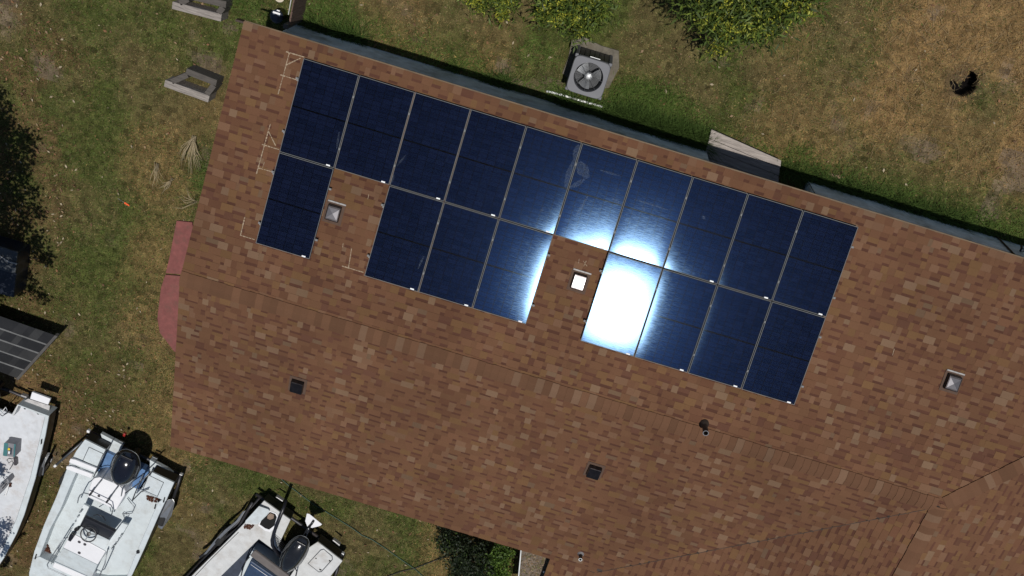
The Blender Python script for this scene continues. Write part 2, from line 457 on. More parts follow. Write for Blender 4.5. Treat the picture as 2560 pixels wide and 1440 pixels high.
# ------------------------------------------------------------------ lawn
HOLE = G(2412, 208)
def hole_depth(x, y):
    """crescent shaped burnt hollow"""
    dx = np.asarray(x) - HOLE.x; dy = np.asarray(y) - HOLE.y
    a = sstep(0.27, 0.20, np.hypot(dx + 0.0, dy + 0.0) + 0.05 * (smooth_noise(x, y, 0.09, 77) - 0.5))
    b = sstep(0.15, 0.22, np.hypot(dx + 0.15, dy - 0.13) + 0.05 * (smooth_noise(x, y, 0.08, 78) - 0.5))
    return a * b
def lawn_masks(x, y):
    n1 = fbm(x, y, 1.6, 1); n2 = fbm(x, y, 0.55, 4); n3 = fbm(x, y, 4.0, 8)
    green = sstep(0.32, 0.60, 0.55 * n1 + 0.45 * n2)
    wall = sstep(0.9, 0.15, np.abs(y - 4.7)) * (x > 0.2) * (y > 4.4)
    green = np.maximum(green, wall * (0.55 + 0.6 * n2))
    gable = sstep(1.3, 0.3, np.abs(x + 0.8)) * sstep(-6.5, -4.5, y) * sstep(3.0, 0.6, y)
    green = np.maximum(green, gable * 0.95 * sstep(0.25, 0.5, n2))
    tuft = sstep(1.1, 0.35, np.hypot((x - 7.6) / 1.35, (y - 4.95) / 0.8))
    green = np.maximum(green, tuft)
    straw = sstep(10.4, 12.6, x + 1.8 * (n3 - 0.5)) * sstep(4.9, 6.2, y) * (0.45 + 0.55 * sstep(0.3, 0.55, n1))
    straw = straw * (1 - 0.8 * sstep(0.58, 0.72, fbm(x, y, 1.3, 44)))
    straw = np.maximum(straw, 0.5 * sstep(0.55, 0.75, n3))
    green = green * (1 - 0.75 * straw)
    litter = 0.85 * sstep(-0.9, -3.2, x) * sstep(-2.0, -6.5, y) * sstep(0.38, 0.62, n1)
    litter = np.maximum(litter, sstep(-3.4, -4.6, x) * sstep(0.3, 0.55, n2) * 0.7)
    bare = sstep(0.66, 0.80, fbm(x, y, 0.9, 21))
    return green, straw, litter, bare
def clump(x, y):
    return 0.50 + 0.46 * smooth_noise(x, y, 0.11, 91) + 0.54 * smooth_noise(x, y, 0.045, 92)
def axis(lo, hi, step, far, fine=None):
    a = list(np.arange(lo, hi, step))
    if fine:
        a = [t for t in a if not fine[0] < t < fine[1]] + list(np.arange(fine[0], fine[1], 0.022))
    t = step
    p, q = lo, hi
    while p > -far:
        t *= 1.6; p -= t; q += t; a += [p, q]
    return np.array(sorted(a))
gx = axis(-8, 22, 0.11, 500, (HOLE.x - 0.34, HOLE.x + 0.34)); gy = axis(-14, 13, 0.11, 500, (HOLE.y - 0.34, HOLE.y + 0.34))
X, Y = np.meshgrid(gx, gy, indexing='ij')
hd = hole_depth(X, Y)
Z = 0.02 * (fbm(X, Y, 0.8, 30) - 0.5) - 0.42 * hd
V = np.stack([X, Y, Z], -1).reshape(-1, 3)
ny = len(gy)
I, J = np.meshgrid(np.arange(len(gx) - 1), np.arange(ny - 1), indexing='ij')
a0 = (I * ny + J).ravel()
F = np.stack([a0, a0 + ny, a0 + ny + 1, a0 + 1], -1)
cx = 0.25 * (V[F[:, 0], 0] + V[F[:, 1], 0] + V[F[:, 2], 0] + V[F[:, 3], 0]); cy = 0.25 * (V[F[:, 0], 1] + V[F[:, 1], 1] + V[F[:, 2], 1] + V[F[:, 3], 1])
gm, sm, lm, bm = lawn_masks(cx, cy)
soil = np.array([0.082, 0.066, 0.028]); greenc = np.array([0.050, 0.064, 0.016]); strawc = np.array([0.165, 0.105, 0.046]); litc = np.array([0.105, 0.062, 0.032]); barec = np.array([0.13, 0.098, 0.07])
mixc = lambda A, B, t: A * (1 - t[:, None]) + B * t[:, None]
C = mixc(np.tile(soil, (len(cx), 1)), greenc[None], gm * 0.8); C = mixc(C, strawc[None], sm); C = mixc(C, litc[None], lm * 0.8); C = mixc(C, barec[None], bm * 0.7); C = C * (1.0 * clump(cx, cy))[:, None]
hc = hole_depth(cx, cy); burn = sstep(0.55, 0.15, np.hypot(cx - HOLE.x, cy - HOLE.y))
C = mixc(C, np.array([[0.06, 0.045, 0.034]]), burn * 0.6); C = mixc(C, np.array([[0.006, 0.005, 0.005]]), sstep(0.05, 0.4, hc))
ground = link('lawn', np_mesh('lawn', V, F, C), 'soil', kind='structure', label='patchy green and straw coloured lawn around the house')

RED_PX = [(441, 552), (480, 556), (500, 640), (500, 880), (436, 880), (418, 856), (399, 832), (393, 795), (402, 720), (414, 684), (424, 640)]
RED = [G(*p, 0.06) for p in RED_PX]
STEP_PX = [(1779, 324), (1951, 401), (1947, 470), (1758, 402)]
def in_poly(x, y, poly):
    ins = np.zeros(len(x), bool); n = len(poly)
    for i in range(n):
        x0, y0 = poly[i][0], poly[i][1]; x1, y1 = poly[(i + 1) % n][0], poly[(i + 1) % n][1]
        cond = ((y0 > y) != (y1 > y))
        with np.errstate(divide='ignore', invalid='ignore'):
            xi = (x1 - x0) * (y - y0) / (y1 - y0) + x0
        ins ^= cond & (x < xi)
    return ins
_pc = G(1476, 160, 0)
PAD = (_pc.x, _pc.y)
def keep_ground(x, y):
    p = project(np.stack([x, y, np.zeros_like(x)], -1))
    m = 90
    k = (p[:, 0] > -m) & (p[:, 0] < 2560 + m) & (p[:, 1] > -m) & (p[:, 1] < 1440 + m)
    k &= ~((x > 0.28) & (y < HN - 0.36) & (y > -HS + 0.25) & ~((x > 9.2) & (x < 11.4) & (y > 3.6)))
    k &= ~((x > XW + 0.2) & (y <= -HS + 0.3))
    k &= ~in_poly(x, y, [(q.x, q.y) for q in RED])
    k &= ~((np.abs(x - PAD[0]) < 0.52) & (np.abs(y - PAD[1]) < 0.50) & (rng.random(len(x)) < 0.9))
    k &= ~in_poly(x, y, [tuple(G(*q, 0.2))[:2] for q in STEP_PX])
    k &= hole_depth(x, y) < 0.15
    return k
def blades(n, xr, yr, length, width, dens=None):
    x = rng.uniform(*xr, n); y = rng.uniform(*yr, n)
    k = keep_ground(x, y); x, y = x[k], y[k]
    g, s, l, b = lawn_masks(x, y)
    pk = (1 - 0.55 * b) * (1 - 0.35 * l) if dens is None else dens(x, y)
    k = rng.random(len(x)) < pk
    x, y, g, s, l, b = x[k], y[k], g[k], s[k], l[k], b[k]
    m = len(x)
    L = rng.uniform(length[0], length[1], m) * (0.75 + 0.5 * g); W = rng.uniform(width[0], width[1], m)
    az = rng.uniform(0, 2 * np.pi, m); el = np.radians(rng.uniform(12, 68, m))
    d = np.stack([np.cos(az) * np.cos(el), np.sin(az) * np.cos(el), np.sin(el)], -1)
    sd_ = np.stack([-np.sin(az), np.cos(az), np.zeros(m)], -1)
    base = np.stack([x, y, np.full(m, 0.0)], -1)
    V = np.empty((m, 3, 3)); V[:, 0] = base - sd_ * W[:, None] / 2; V[:, 1] = base + sd_ * W[:, None] / 2; V[:, 2] = base + d * L[:, None]
    t = rng.random(m)
    isg = t < 0.18 + 0.72 * g
    c = np.where(isg[:, None], np.array([[0.080, 0.106, 0.024]]), np.array([[0.188, 0.150, 0.064]]))
    c = np.where((rng.random(m) < 0.22)[:, None], np.array([[0.108, 0.108, 0.040]]), c)
    c = np.where((rng.random(m) < 0.85 * s)[:, None], np.array([[0.262, 0.170, 0.070]]), c)
    c = np.where((rng.random(m) < 0.5 * l)[:, None], np.array([[0.165, 0.098, 0.050]]), c)
    c = c * 1.20 * clump(x, y)[:, None] * rng.uniform(0.5, 1.4, m)[:, None] * np.stack([rng.uniform(0.9, 1.1, m), np.ones(m), rng.uniform(0.85, 1.15, m)], -1)
    return V.reshape(-1, 3), np.arange(m * 3).reshape(-1, 3), c
V, F, C = blades(900000, (-8.5, 20), (-13.5, 10.5), (0.03, 0.075), (0.010, 0.022))
link('grass', np_mesh('grass', V, F, C), 'grassblade', kind='stuff', label='short patchy lawn grass, part green and part straw', category='grass')
# long grass by the north wall and round the condenser
def tall(x, y):
    n = fbm(x, y, 0.5, 60)
    d = sstep(0.50, 0.05, np.abs(y - 4.58)) * 0.8 * sstep(0.3, 0.6, n)
    d = np.maximum(d, sstep(1.0, 0.45, np.hypot((x - 7.75) / 1.45, (y - 4.90) / 0.66)))
    d = np.maximum(d, sstep(0.16, 0.05, np.abs(y - 4.52)) * sstep(6.6, 7.4, x) * sstep(9.3, 8.9, x))
    d = np.maximum(d, sstep(1.0, 0.4, np.hypot((x - 10.95) / 0.5, (y - 4.8) / 0.45)))
    d = np.maximum(d, sstep(1.0, 0.4, np.hypot((x - 0.95) / 0.6, (y - 5.05) / 0.45)) * 0.9)
    d = np.maximum(d, sstep(1.0, 0.3, np.hypot((x + 0.85) / 0.5, (y - 0.7) / 1.0)) * 0.5)
    d = np.maximum(d, sstep(1.0, 0.3, np.hypot((x - 5.2) / 0.6, (y - 5.3) / 0.4)) * 0.6)
    return d
V, F, C = blades(240000, (-2.5, 17), (-2, 7.0), (0.10, 0.26), (0.008, 0.016), tall)
C = C * 0.25 + np.array([[0.105, 0.180, 0.034]]) * rng.uniform(0.5, 1.3, len(C))[:, None] * 0.75
link('long_grass', np_mesh('long_grass', V, F, C), 'grassblade', kind='stuff', label='long dark green grass growing along the house wall', category='grass')
def weeds(x, y):
    return sstep(0.13, 0.03, np.abs(y - 4.52)) * np.maximum(sstep(6.7, 7.4, x) * sstep(9.2, 8.9, x), 0.16 * sstep(0.5, 0.62, fbm(x, y, 0.8, 71)))
V, F, C = blades(120000, (0.6, 17), (4.40, 4.70), (0.25, 0.55), (0.010, 0.020), weeds)
C = np.array([[0.075, 0.125, 0.028]]) * rng.uniform(0.4, 1.3, len(C))[:, None]
link('tall_weeds', np_mesh('tall_weeds', V, F, C), 'grassblade', kind='stuff', label='tall dark weeds hanging over the foot of the house wall', category='weeds')
# long dry stalks lying in the straw patch
n = 1700
x = rng.uniform(9.5, 17, n); y = rng.uniform(5.2, 10, n); k = keep_ground(x, y) & (rng.random(n) < lawn_masks(x, y)[1]); x, y = x[k], y[k]; m = len(x)
az = rng.uniform(0, 2 * np.pi, m); L = rng.uniform(.05, .20, m); bend = rng.uniform(-.8, .8, m); W = rng.uniform(.0018, .0034, m)
p0 = np.stack([x, y, np.full(m, .045)], -1); d1 = np.stack([np.cos(az), np.sin(az), np.full(m, .1)], -1); d2 = np.stack([np.cos(az + bend), np.sin(az + bend), np.full(m, -.1)], -1); sv = np.stack([-np.sin(az), np.cos(az), np.zeros(m)], -1) * W[:, None]
p1 = p0 + d1 * L[:, None]; p2 = p1 + d2 * L[:, None]
V = np.stack([p0 - sv, p0 + sv, p1 + sv, p1 - sv, p1 - sv, p1 + sv, p2 + sv * .4, p2 - sv * .4], 1).reshape(-1, 3)
link('dry_straw', np_mesh('dry_straw', V, np.arange(m * 8).reshape(-1, 4), np.repeat(np.array([[.26, .19, .10]]) * rng.uniform(.7, 1.2, m)[:, None], 2, 0)), 'grassblade', kind='stuff', label='long dry straw stalks lying over the dead grass patch', category='straw')
# fallen leaves
n = 26000
x = rng.uniform(-8, 20, n); y = rng.uniform(-13, 10, n); k = keep_ground(x, y); x, y = x[k], y[k]
g, s, l, b = lawn_masks(x, y)
k = rng.random(len(x)) < 0.08 + 0.75 * l; x, y = x[k], y[k]; m = len(x)
az = rng.uniform(0, 2 * np.pi, m); L = rng.uniform(0.02, 0.05, m); W = L * rng.uniform(0.35, 0.6, m)
u = np.stack([np.cos(az), np.sin(az), rng.uniform(-0.4, 0.4, m)], -1); v = np.stack([-np.sin(az), np.cos(az), rng.uniform(-0.4, 0.4, m)], -1)
b0 = np.stack([x, y, np.full(m, 0.035)], -1)
V = np.stack([b0 - u * L[:, None], b0 + v * W[:, None], b0 + u * L[:, None], b0 - v * W[:, None]], 1).reshape(-1, 3)
cc = np.array([[0.25, 0.17, 0.10], [0.19, 0.10, 0.05], [0.14, 0.08, 0.045], [0.34, 0.28, 0.19]])[rng.integers(0, 4, m)] * rng.uniform(0.7, 1.2, m)[:, None]
link('fallen_leaves', np_mesh('fallen_leaves', V, np.arange(m * 4).reshape(-1, 4), cc), 'litter', kind='stuff', label='dry brown fallen leaves scattered over the lawn', category='leaves')

# ------------------------------------------------------------------ house
house = thing('house', 'single storey house with brown mottled shingle roof', 'house', (0, 0, 0))
PAL = [((0.129, 0.0640, 0.0352), 52), ((0.115, 0.0545, 0.0308), 17), ((0.138, 0.0735, 0.0350), 14), ((0.162, 0.099, 0.0600), 7), ((0.148, 0.0800, 0.0465), 13), ((0.103, 0.0480, 0.0300), 4)]
PC = [p[0] for p in PAL]; PWT = [p[1] for p in PAL]
def shcol(dark=1.0):
    c = rnd.choices(PC, PWT)[0]; f = rnd.uniform(0.93, 1.07) * dark
    return (c[0] * f, c[1] * f * rnd.uniform(0.985, 1.015), c[2] * f)
EXPO = 0.1435
PW_, PH_ = 1.055, 1.76376                 # panel pitch across and up the slope
PU0, PV0 = 1.2237, 0.3001
LOWER = [0, 2, 3, 4, 6, 7, 8, 9]          # columns that also hold a lower panel
def under_panel(u, v):
    i = (u - PU0) / PW_; j = (v - PV0) / PH_
    if i < 0 or i >= 10 or j < 0 or j >= 2: return False
    return j < 1 or int(i) in LOWER

def lay_slope(O, ud, vd, nrm, vmax, umin, umax, is_north=False):
    """returns list of pieces: each (quads with colours, centre)"""
    pieces = []
    j = 0
    while j * EXPO < vmax - 0.01:
        v0 = j * EXPO; v1 = min(v0 + EXPO, vmax); vm = 0.5 * (v0 + v1)
        lo, hi = umin(vm), umax(vm)
        if hi - lo < 0.05:
            j += 1; continue
        uu = lo; tooth = rnd.random() < 0.5
        wav = rnd.uniform(-0.003, 0.003)
        while uu < hi - 0.005:
            wd = rnd.choice((0.09, 0.12, 0.15, 0.18, 0.21, 0.24)) * rnd.uniform(0.9, 1.1) if tooth else rnd.choice((0.08, 0.11, 0.14, 0.18, 0.23)) * rnd.uniform(0.9, 1.1)
            u1 = min(uu + wd, hi)
            if hi - u1 < 0.04: u1 = hi
            hb = (0.0125 if tooth else 0.0070) + rnd.uniform(-0.001, 0.001)
            ht = 0.0035
            P = lambda u, v, h: O + ud * u + vd * v + nrm * h
            va = v0 + wav + rnd.uniform(-0.0015, 0.0015); vb = v1 + 0.012
            q = []
            if tooth:
                c = shcol()
                q.append(([P(uu, va, hb), P(u1, va, hb), P(u1, vb, ht), P(uu, vb, ht)], c))
            else:
                c = shcol(0.95)
                if c[0] > 0.150: c = tuple(t * 0.78 for t in c)
                bd = min(rnd.uniform(0.042, 0.060), (v1 - v0) * 0.44); vs = v1 - bd; hs_ = hb + (ht - hb) * (vs - va) / (vb - va)
                q.append(([P(uu, va, hb), P(u1, va, hb), P(u1, vs, hs_), P(uu, vs, hs_)], c))
                db = rnd.uniform(0.9, 1.2)
                dc = (0.081 * db, 0.036 * db, 0.0235 * db) if rnd.random() < 0.82 else c
                q.append(([P(uu, vs, hs_), P(u1, vs, hs_), P(u1, vb, ht), P(uu, vb, ht)], dc))
            e = tuple(t * 0.42 for t in c)
            q.append(([P(uu, va, 0), P(u1, va, 0), P(u1, va, hb), P(uu, va, hb)], e))
            q.append(([P(uu, vb, 0), P(uu, va, 0), P(uu, va, hb), P(uu, vb, ht)], e))
            q.append(([P(u1, va, 0), P(u1, vb, 0), P(u1, vb, ht), P(u1, va, hb)], e))
            hidden = is_north and under_panel(0.5 * (uu + u1), vm)
            pieces.append((q, P(0.5 * (uu + u1), vm, 0.005), (u1 - uu) * EXPO, hidden))
            uu = u1; tooth = not tooth
        j += 1
    return pieces

def deck(name, pts, thick=0.09):
    """roof boards under one slope"""
    b = MB()
    top = [Vector(p) for p in pts]
    n = (top[1] - top[0]).cross(top[2] - top[0]).normalized()
    if n.z < 0: top.reverse(); n = -n
    bot = [p - Vector((0, 0, thick)) for p in top]
    b.face(top); b.face(bot[::-1])
    for i in range(len(top)):
        k = (i + 1) % len(top); b.face([top[i], bot[i], bot[k], top[k]])
    return b.build(name, 'deck_wood', house)

XE = LR + 5.0
roofN = deck('roof_slope', [(0, HN, EH), (0, 0, ZR), (LR, 0, ZR), (LR + HN, HN, EH)])
zs = ZR - HS * T
roofS = deck('roof_slope', [(0, -HS, zs), (XV, -HS, zs), (LR, 0, ZR), (0, 0, ZR)])
zw = lambda x: ZR - (LR - x) * TW
roofW = deck('roof_slope', [(XW, -HS + 0.02, zw(XW)), (XW, YS, zw(XW)), (LR, YS, ZR), (LR, 0, ZR), (XV, -HS, zw(XV))])
roofE = deck('roof_slope', [(LR, 0, ZR), (LR, YS, ZR), (XE, YS, ZR - 5 * T), (XE, 5.0, ZR - 5 * T)])
nN = Vector((0, ST, CT)); nS = Vector((0, -ST, CT))
tw_c = 1 / math.hypot(1, TW); nW = Vector((-TW * tw_c, 0, tw_c)); nE = Vector((ST, 0, CT))
pcs = []
LN = HN / CT
pcs.append((roofN, lay_slope(Vector((0, HN + 0.015, EH - 0.004)), Vector((1, 0, 0)), Vector((0, -CT, ST)), nN, LN, lambda v: -0.012, lambda v: LR + HN - v * CT, True)))
pcs.append((roofS, lay_slope(Vector((0, -HS - 0.015, zs - 0.004)), Vector((1, 0, 0)), Vector((0, CT, ST)), nS, HS / CT, lambda v: -0.012, lambda v: (XV + (v * CT) / HS * (LR - XV)) if v > 0.15 else XV - 0.02)))
def w_hi(v):     # along -Y from y=0: start of the wing slope at this height
    x = XW + v * tw_c
    y = -HS + (x - XV) / (LR - XV) * HS if x > XV else -HS - 0.05
    return -y
pcs.append((roofW, lay_slope(Vector((XW - 0.015, 0, zw(XW) - 0.004)), Vector((0, -1, 0)), Vector((tw_c, 0, TW * tw_c)), nW, (LR - XW) / tw_c, w_hi, lambda v: -YS)))
pcs.append((roofE, lay_slope(Vector((XE, 0, ZR - 5 * T)), Vector((0, 1, 0)), Vector((-CT, 0, ST)), nE, 5.0 / CT, lambda v: YS, lambda v: 5.0 - v * CT)))
allp = []
for par, lst in pcs:
    ctrs = np.array([tuple(p[1]) for p in lst]); pp = project(ctrs)
    dist = np.linalg.norm(ctrs - CAMN, axis=1)
    nn = {roofN: nN, roofS: nS, roofW: nW, roofE: nE}[par]
    for i, p in enumerate(lst):
        inside = 15 < pp[i, 0] < 2545 and 15 < pp[i, 1] < 1425
        vd_ = (CAMN - ctrs[i]) / dist[i]
        score = p[2] * abs(nn.dot(Vector(vd_))) / dist[i] ** 2 if inside and not p[3] else 0
        allp.append((score, par, p))
allp.sort(key=lambda t: -t[0])
for sc, par, p in allp[:300]:
    b = MB()
    for q, c in p[0]: b.face(q, c)
    b.build('shingle', 'shingle', par)
rest = {}
for sc, par, p in allp[300:]:
    b = rest.setdefault(par, MB())
    for q, c in p[0]: b.face(q, c)
for par, b in rest.items():
    b.build('shingle_field', 'shingle', par, kind='stuff')

# ridge and hip caps
def caps(name, A, B, nl, nr, wdt=0.155):
    A, B = Vector(A), Vector(B)
    d = (B - A).normalized(); Lg = (B - A).length
    lft = nl.cross(d); lft = lft if lft.z < 0 else -lft
    rgt = nr.cross(d); rgt = rgt if rgt.z < 0 else -rgt
    lft.normalize(); rgt.normalize(); up = (nl + nr).normalized()
    b = MB()
    for k in range(2):
        pass
    strip = MB()
    strip.face([A + lft * wdt * 0.9 + nl * 0.012, B + lft * wdt * 0.9 + nl * 0.012, B + up * 0.014, A + up * 0.014])
    strip.face([A + up * 0.014, B + up * 0.014, B + rgt * wdt * 0.9 + nr * 0.012, A + rgt * wdt * 0.9 + nr * 0.012])
    root = strip.build(name, 'deck_wood', house)
    t = -0.01; mxn = 0
    while t < Lg:
        e = min(t + EXPO * rnd.uniform(0.95, 1.1), Lg + 0.02)
        cf = rnd.uniform(.86, 1.12); c = tuple(t * cf for t in ((0.150, 0.088, 0.054) if rnd.random() < .16 else (0.120, 0.061, 0.0345)))
        w1 = wdt * rnd.uniform(0.96, 1.04)
        h0, h1 = 0.034, 0.024
        p = MB()
        s0, s1 = A + d * t, A + d * (e + 0.012)
        L0, L1 = s0 + lft * w1 + nl * h0, s1 + lft * w1 + nl * h1
        m0, m1 = s0 + lft * w1 * .3 + nl * (h0 + .004), s1 + lft * w1 * .3 + nl * (h1 + .004)
        C0, C1 = s0 + up * (h0 + .002), s1 + up * (h1 + .002)
        k0, k1 = s0 + rgt * w1 * .3 + nr * (h0 + .004), s1 + rgt * w1 * .3 + nr * (h1 + .004)
        R0, R1 = s0 + rgt * w1 + nr * h0, s1 + rgt * w1 + nr * h1
        for a, b_, c_, d_ in ((L0, L1, m1, m0), (m0, m1, C1, C0), (C0, C1, k1, k0), (k0, k1, R1, R0)):
            p.face([a, b_, c_, d_], c)
        dk = tuple(q * 0.62 for q in c)  # edge faces darkened to paint in the shadow line along each cap
        p.face([L0, L1, L1 - nl * (h1 - .002), L0 - nl * (h0 - .002)], dk); p.face([R0, R1, R1 - nr * (h1 - .002), R0 - nr * (h0 - .002)], dk)
        p.face([L0, m0, C0, k0, R0, R0 - nr * .01, C0 - up * .01, L0 - nl * .01], dk)
        p.build('ridge_cap', 'shingle', root)
        t = e
    return root
caps('ridge', (0, 0, ZR), (LR - 0.1, 0, ZR), nN, nS)
caps('hip', (LR + HN, HN, EH), (LR + 0.1, 0.1, ZR - 0.1 * T), nE, nN)
caps('ridge', (LR, -8.5, ZR), (LR, -0.05, ZR), nW, nE)
b = MB()   # dark cut line of the valley
for k in range(40):
    t0, t1 = k / 40, (k + 1) / 40
    pv = lambda t: Vector((XV + (LR - XV) * t, -HS + HS * t, zs + (ZR - zs) * t + 0.016))
    j0 = rnd.uniform(-.004, .004)
    b.face([pv(t0) + Vector((0, -0.008 + j0, 0)), pv(t1) + Vector((0, -0.008 + j0, 0)), pv(t1) + Vector((0, 0.008 + j0, 0)), pv(t0) + Vector((0, 0.008 + j0, 0))])
b.build('valley_joint', 'fascia', house)
# drip edges and fascia
b = MB()
b.box((LR / 2 + 2.2, HN + 0.022, EH - 0.012), (LR / 2 + 2.2, 0.016, 0.010)); b.build('drip_edge', 'drip', house)
b = MB(); b.box((LR / 2 + 2.2, HN - 0.02, EH - 0.11), (LR / 2 + 2.38, 0.018, 0.075)); b.build('fascia', 'fascia', house)
b = MB(); b.box((XW / 2 + 0.5, -HS + 0.02, zs - 0.10), (XW / 2 + 0.45, 0.018, 0.08)); b.build('fascia', 'fascia', house)
b = MB(); b.box((XW + 0.015, (YS - HS) / 2, zw(XW) - 0.10), (0.016, (-YS - HS) / 2 - 0.02, 0.08)); b.build('fascia', 'fascia', house)
for sgn, hh, zz in ((1, HN, EH), (-1, HS, zs)):      # rake boards on the gable
    b = MB(); mid = Vector((0.015, sgn * hh / 2, (zz + ZR) / 2 - 0.10)); d = Vector((0, -sgn * hh, ZR - zz)).normalized()
    b.box(mid, (0.016, math.hypot(hh, ZR - zz) / 2 - 0.02, 0.065), (Vector((1, 0, 0)), d, Vector((1, 0, 0)).cross(d))); b.build('rake_board', 'fascia', house)
# walls
WI = 0.33
def siding(name, A, B, z1, nrm):
    A, B, nrm = Vector(A), Vector(B), Vector(nrm)
    b = MB(); z = 0.25
    b.box(((A.x + B.x) / 2, (A.y + B.y) / 2, 0.125), (abs(B.x - A.x) / 2 + 0.002, abs(B.y - A.y) / 2 + 0.002, 0.125))
    while z < z1 - 0.02:
        e = min(z + 0.19, z1)
        lo0 = A + nrm * 0.016; lo1 = B + nrm * 0.016
        b.face([(lo0.x, lo0.y, z), (lo1.x, lo1.y, z), (B.x, B.y, e), (A.x, A.y, e)])
        b.face([(A.x, A.y, z), (B.x, B.y, z), (lo1.x, lo1.y, z), (lo0.x, lo0.y, z)])
        z = e
    return b.build(name, 'wall', house)
AX0, AX1 = G(1757, 402, 0.2).x, G(2014, 462, 0).x      # recessed entry with the step
siding('wall', (0.3, HN - WI, 0), (AX0, HN - WI, 0), EH - 0.08, (0, 1, 0))
siding('wall', (AX1, HN - WI, 0), (LR + HN - 0.4, HN - WI, 0), EH - 0.08, (0, 1, 0))
siding('entry_wall', (AX0, 3.0, 0), (AX1, 3.0, 0), EH - 0.08, (0, 1, 0))
for xx_ in (AX0, AX1):
    b = MB(); b.box((xx_, (3.0 + HN - WI) / 2 - .01, EH / 2), (0.02, (HN - WI - 3.0) / 2 - .012, EH / 2 - .03)); b.build('entry_return', 'wall', house)
siding('wall', (0.3, -HS + 0.35, 0), (XW + 0.3, -HS + 0.35, 0), zs - 0.05, (0, -1, 0))
b = MB(); b.face([(0.3, HN - WI, 0), (0.3, -HS + .35, 0), (0.3, -HS + .35, zs), (0.3, 0, ZR - 0.12), (0.3, HN - WI, EH - 0.05)]); b.build('gable_wall', 'wall', house)
b = MB(); b.face([(XW + .35, -HS, 0), (XW + .35, YS, 0), (XW + .35, YS, zw(XW)), (XW + .35, -HS, zw(XW))]); b.build('wall', 'wall', house)
b = MB(); b.tube([(15.35, HN - WI + .03, 0.0), (15.35, HN - WI + .03, 2.3)], 0.02, 6); b.build('conduit', 'fascia', house)
# hose tap on the wall
b = MB(); p = G(2549, 628, 0.6); b.tube([(p.x, HN - WI, 0.62), (p.x, HN - WI + .09, 0.62), (p.x, HN - WI + 0.12, 0.55)], 0.022, 8)
b.torus((p.x, HN - WI + .07, 0.69), 0.035, 0.008, (Vector((1, 0, 0)), Vector((0, 1, 0)), Vector((0, 0, 1))), 12, 5); b.build('hose_tap', 'black_metal', house)
# installers' chalk lines on the north slope
CH = [[(715, 129), (761, 143)], [(723.5, 131), (709, 186), (695, 236)], [(752, 145), (714, 163)], [(701, 187), (743, 200)],
      [(676, 310), (671, 327), (655, 385), (641, 435)], [(671, 328), (681, 348), (690, 366)], [(655, 361), (698, 374)], [(646, 420), (679, 429)],
      [(612, 543), (601, 589)], [(600, 588), (637, 599)], [(879, 621), (871, 670)], [(855, 665), (909, 681)],
      [(1448, 647), (1446, 660)], [(1458, 652), (1468, 666)], [(1466, 652), (1459, 666)], [(922, 486), (919, 500)], [(661, 405), (656, 421)], [(2236, 872), (2231, 889)], [(858, 608), (856, 620)]]
for ln in CH:
    b = MB(); P = [on_n(x, y, 0.0175) for x, y in ln]
    for p, q in zip(P, P[1:]):
        d = (q - p).normalized(); sd_ = nN.cross(d) * (0.011 if len(ln) > 2 or (q - p).length > .25 else 0.006)
        st = max(2, int((q - p).length / 0.05))
        for i in range(st):
            a, e = p + (q - p) * (i / st), p + (q - p) * ((i + rnd.uniform(0.75, 1)) / st); f = rnd.uniform(0.5, 1.1)
            b.face([a - sd_ * f, e - sd_ * f, e + sd_ * f, a + sd_ * f])
    b.build('chalk_mark', 'chalk', house)

# ------------------------------------------------------------------ solar panels
PWD, PHT, PTK = 1.040, 1.746, 0.036
POFF = 0.13                                # glass face above the roof boards
def panel_meshes():
    fr = MB(); w2, h2 = PWD / 2, PHT / 2; lip = 0.010
    for cx_, cy_, hx, hy in ((0, -h2 + lip / 2, w2, lip / 2), (0, h2 - lip / 2, w2, lip / 2), (-w2 + lip / 2, 0, lip / 2, h2 - lip), (w2 - lip / 2, 0, lip / 2, h2 - lip)):
        fr.box((cx_, cy_, -PTK / 2), (hx, hy, PTK / 2))
    bk = MB(); bk.box((0, 0, -0.010), (w2 - lip - .0005, h2 - lip - .0005, 0.002))
    ce = MB(); ce.box((0, 0, 0), (0.1612 / 2, 0.0785 / 2, 0.0008))
    st = MB(); st.box((0, 0, 0), (0.036, 0.0125, 0.0006))
    cl = MB(); cl.box((0, 0, 0), (0.013, 0.02, 0.004)); cl.lathe((0, 0, 0.004), [(0.008, 0), (0.008, 0.005), (0.0, 0.005)], 8)
    return fr.mesh('panel_frame'), bk.mesh('backsheet'), ce.mesh('solar_cell'), st.mesh('label_sticker'), cl.mesh('clamp')
fr_me, bk_me, ce_me, st_me, cl_me = panel_meshes()
def pane_mesh(bow_x, bow_y):
    """glass sheet, very slightly dished"""
    n, m_ = 22, 34; w2, h2 = PWD / 2 - 0.0105, PHT / 2 - 0.0105
    v = [];
    for i in range(m_):
        for j in range(n):
            u_, v_ = 2 * j / (n - 1) - 1, 2 * i / (m_ - 1) - 1
            v.append((u_ * w2, v_ * h2, -0.0055 + bow_x * (1 - u_ ** 4) + bow_y * (1 - v_ ** 6)))
    f = [(i * n + j, i * n + j + 1, (i + 1) * n + j + 1, (i + 1) * n + j) for i in range(m_ - 1) for j in range(n - 1)]
    me = bpy.data.meshes.new('glass_pane'); me.from_pydata(v, [], f); me.polygons.foreach_set('use_smooth', [True] * len(f)); me.update()
    return me
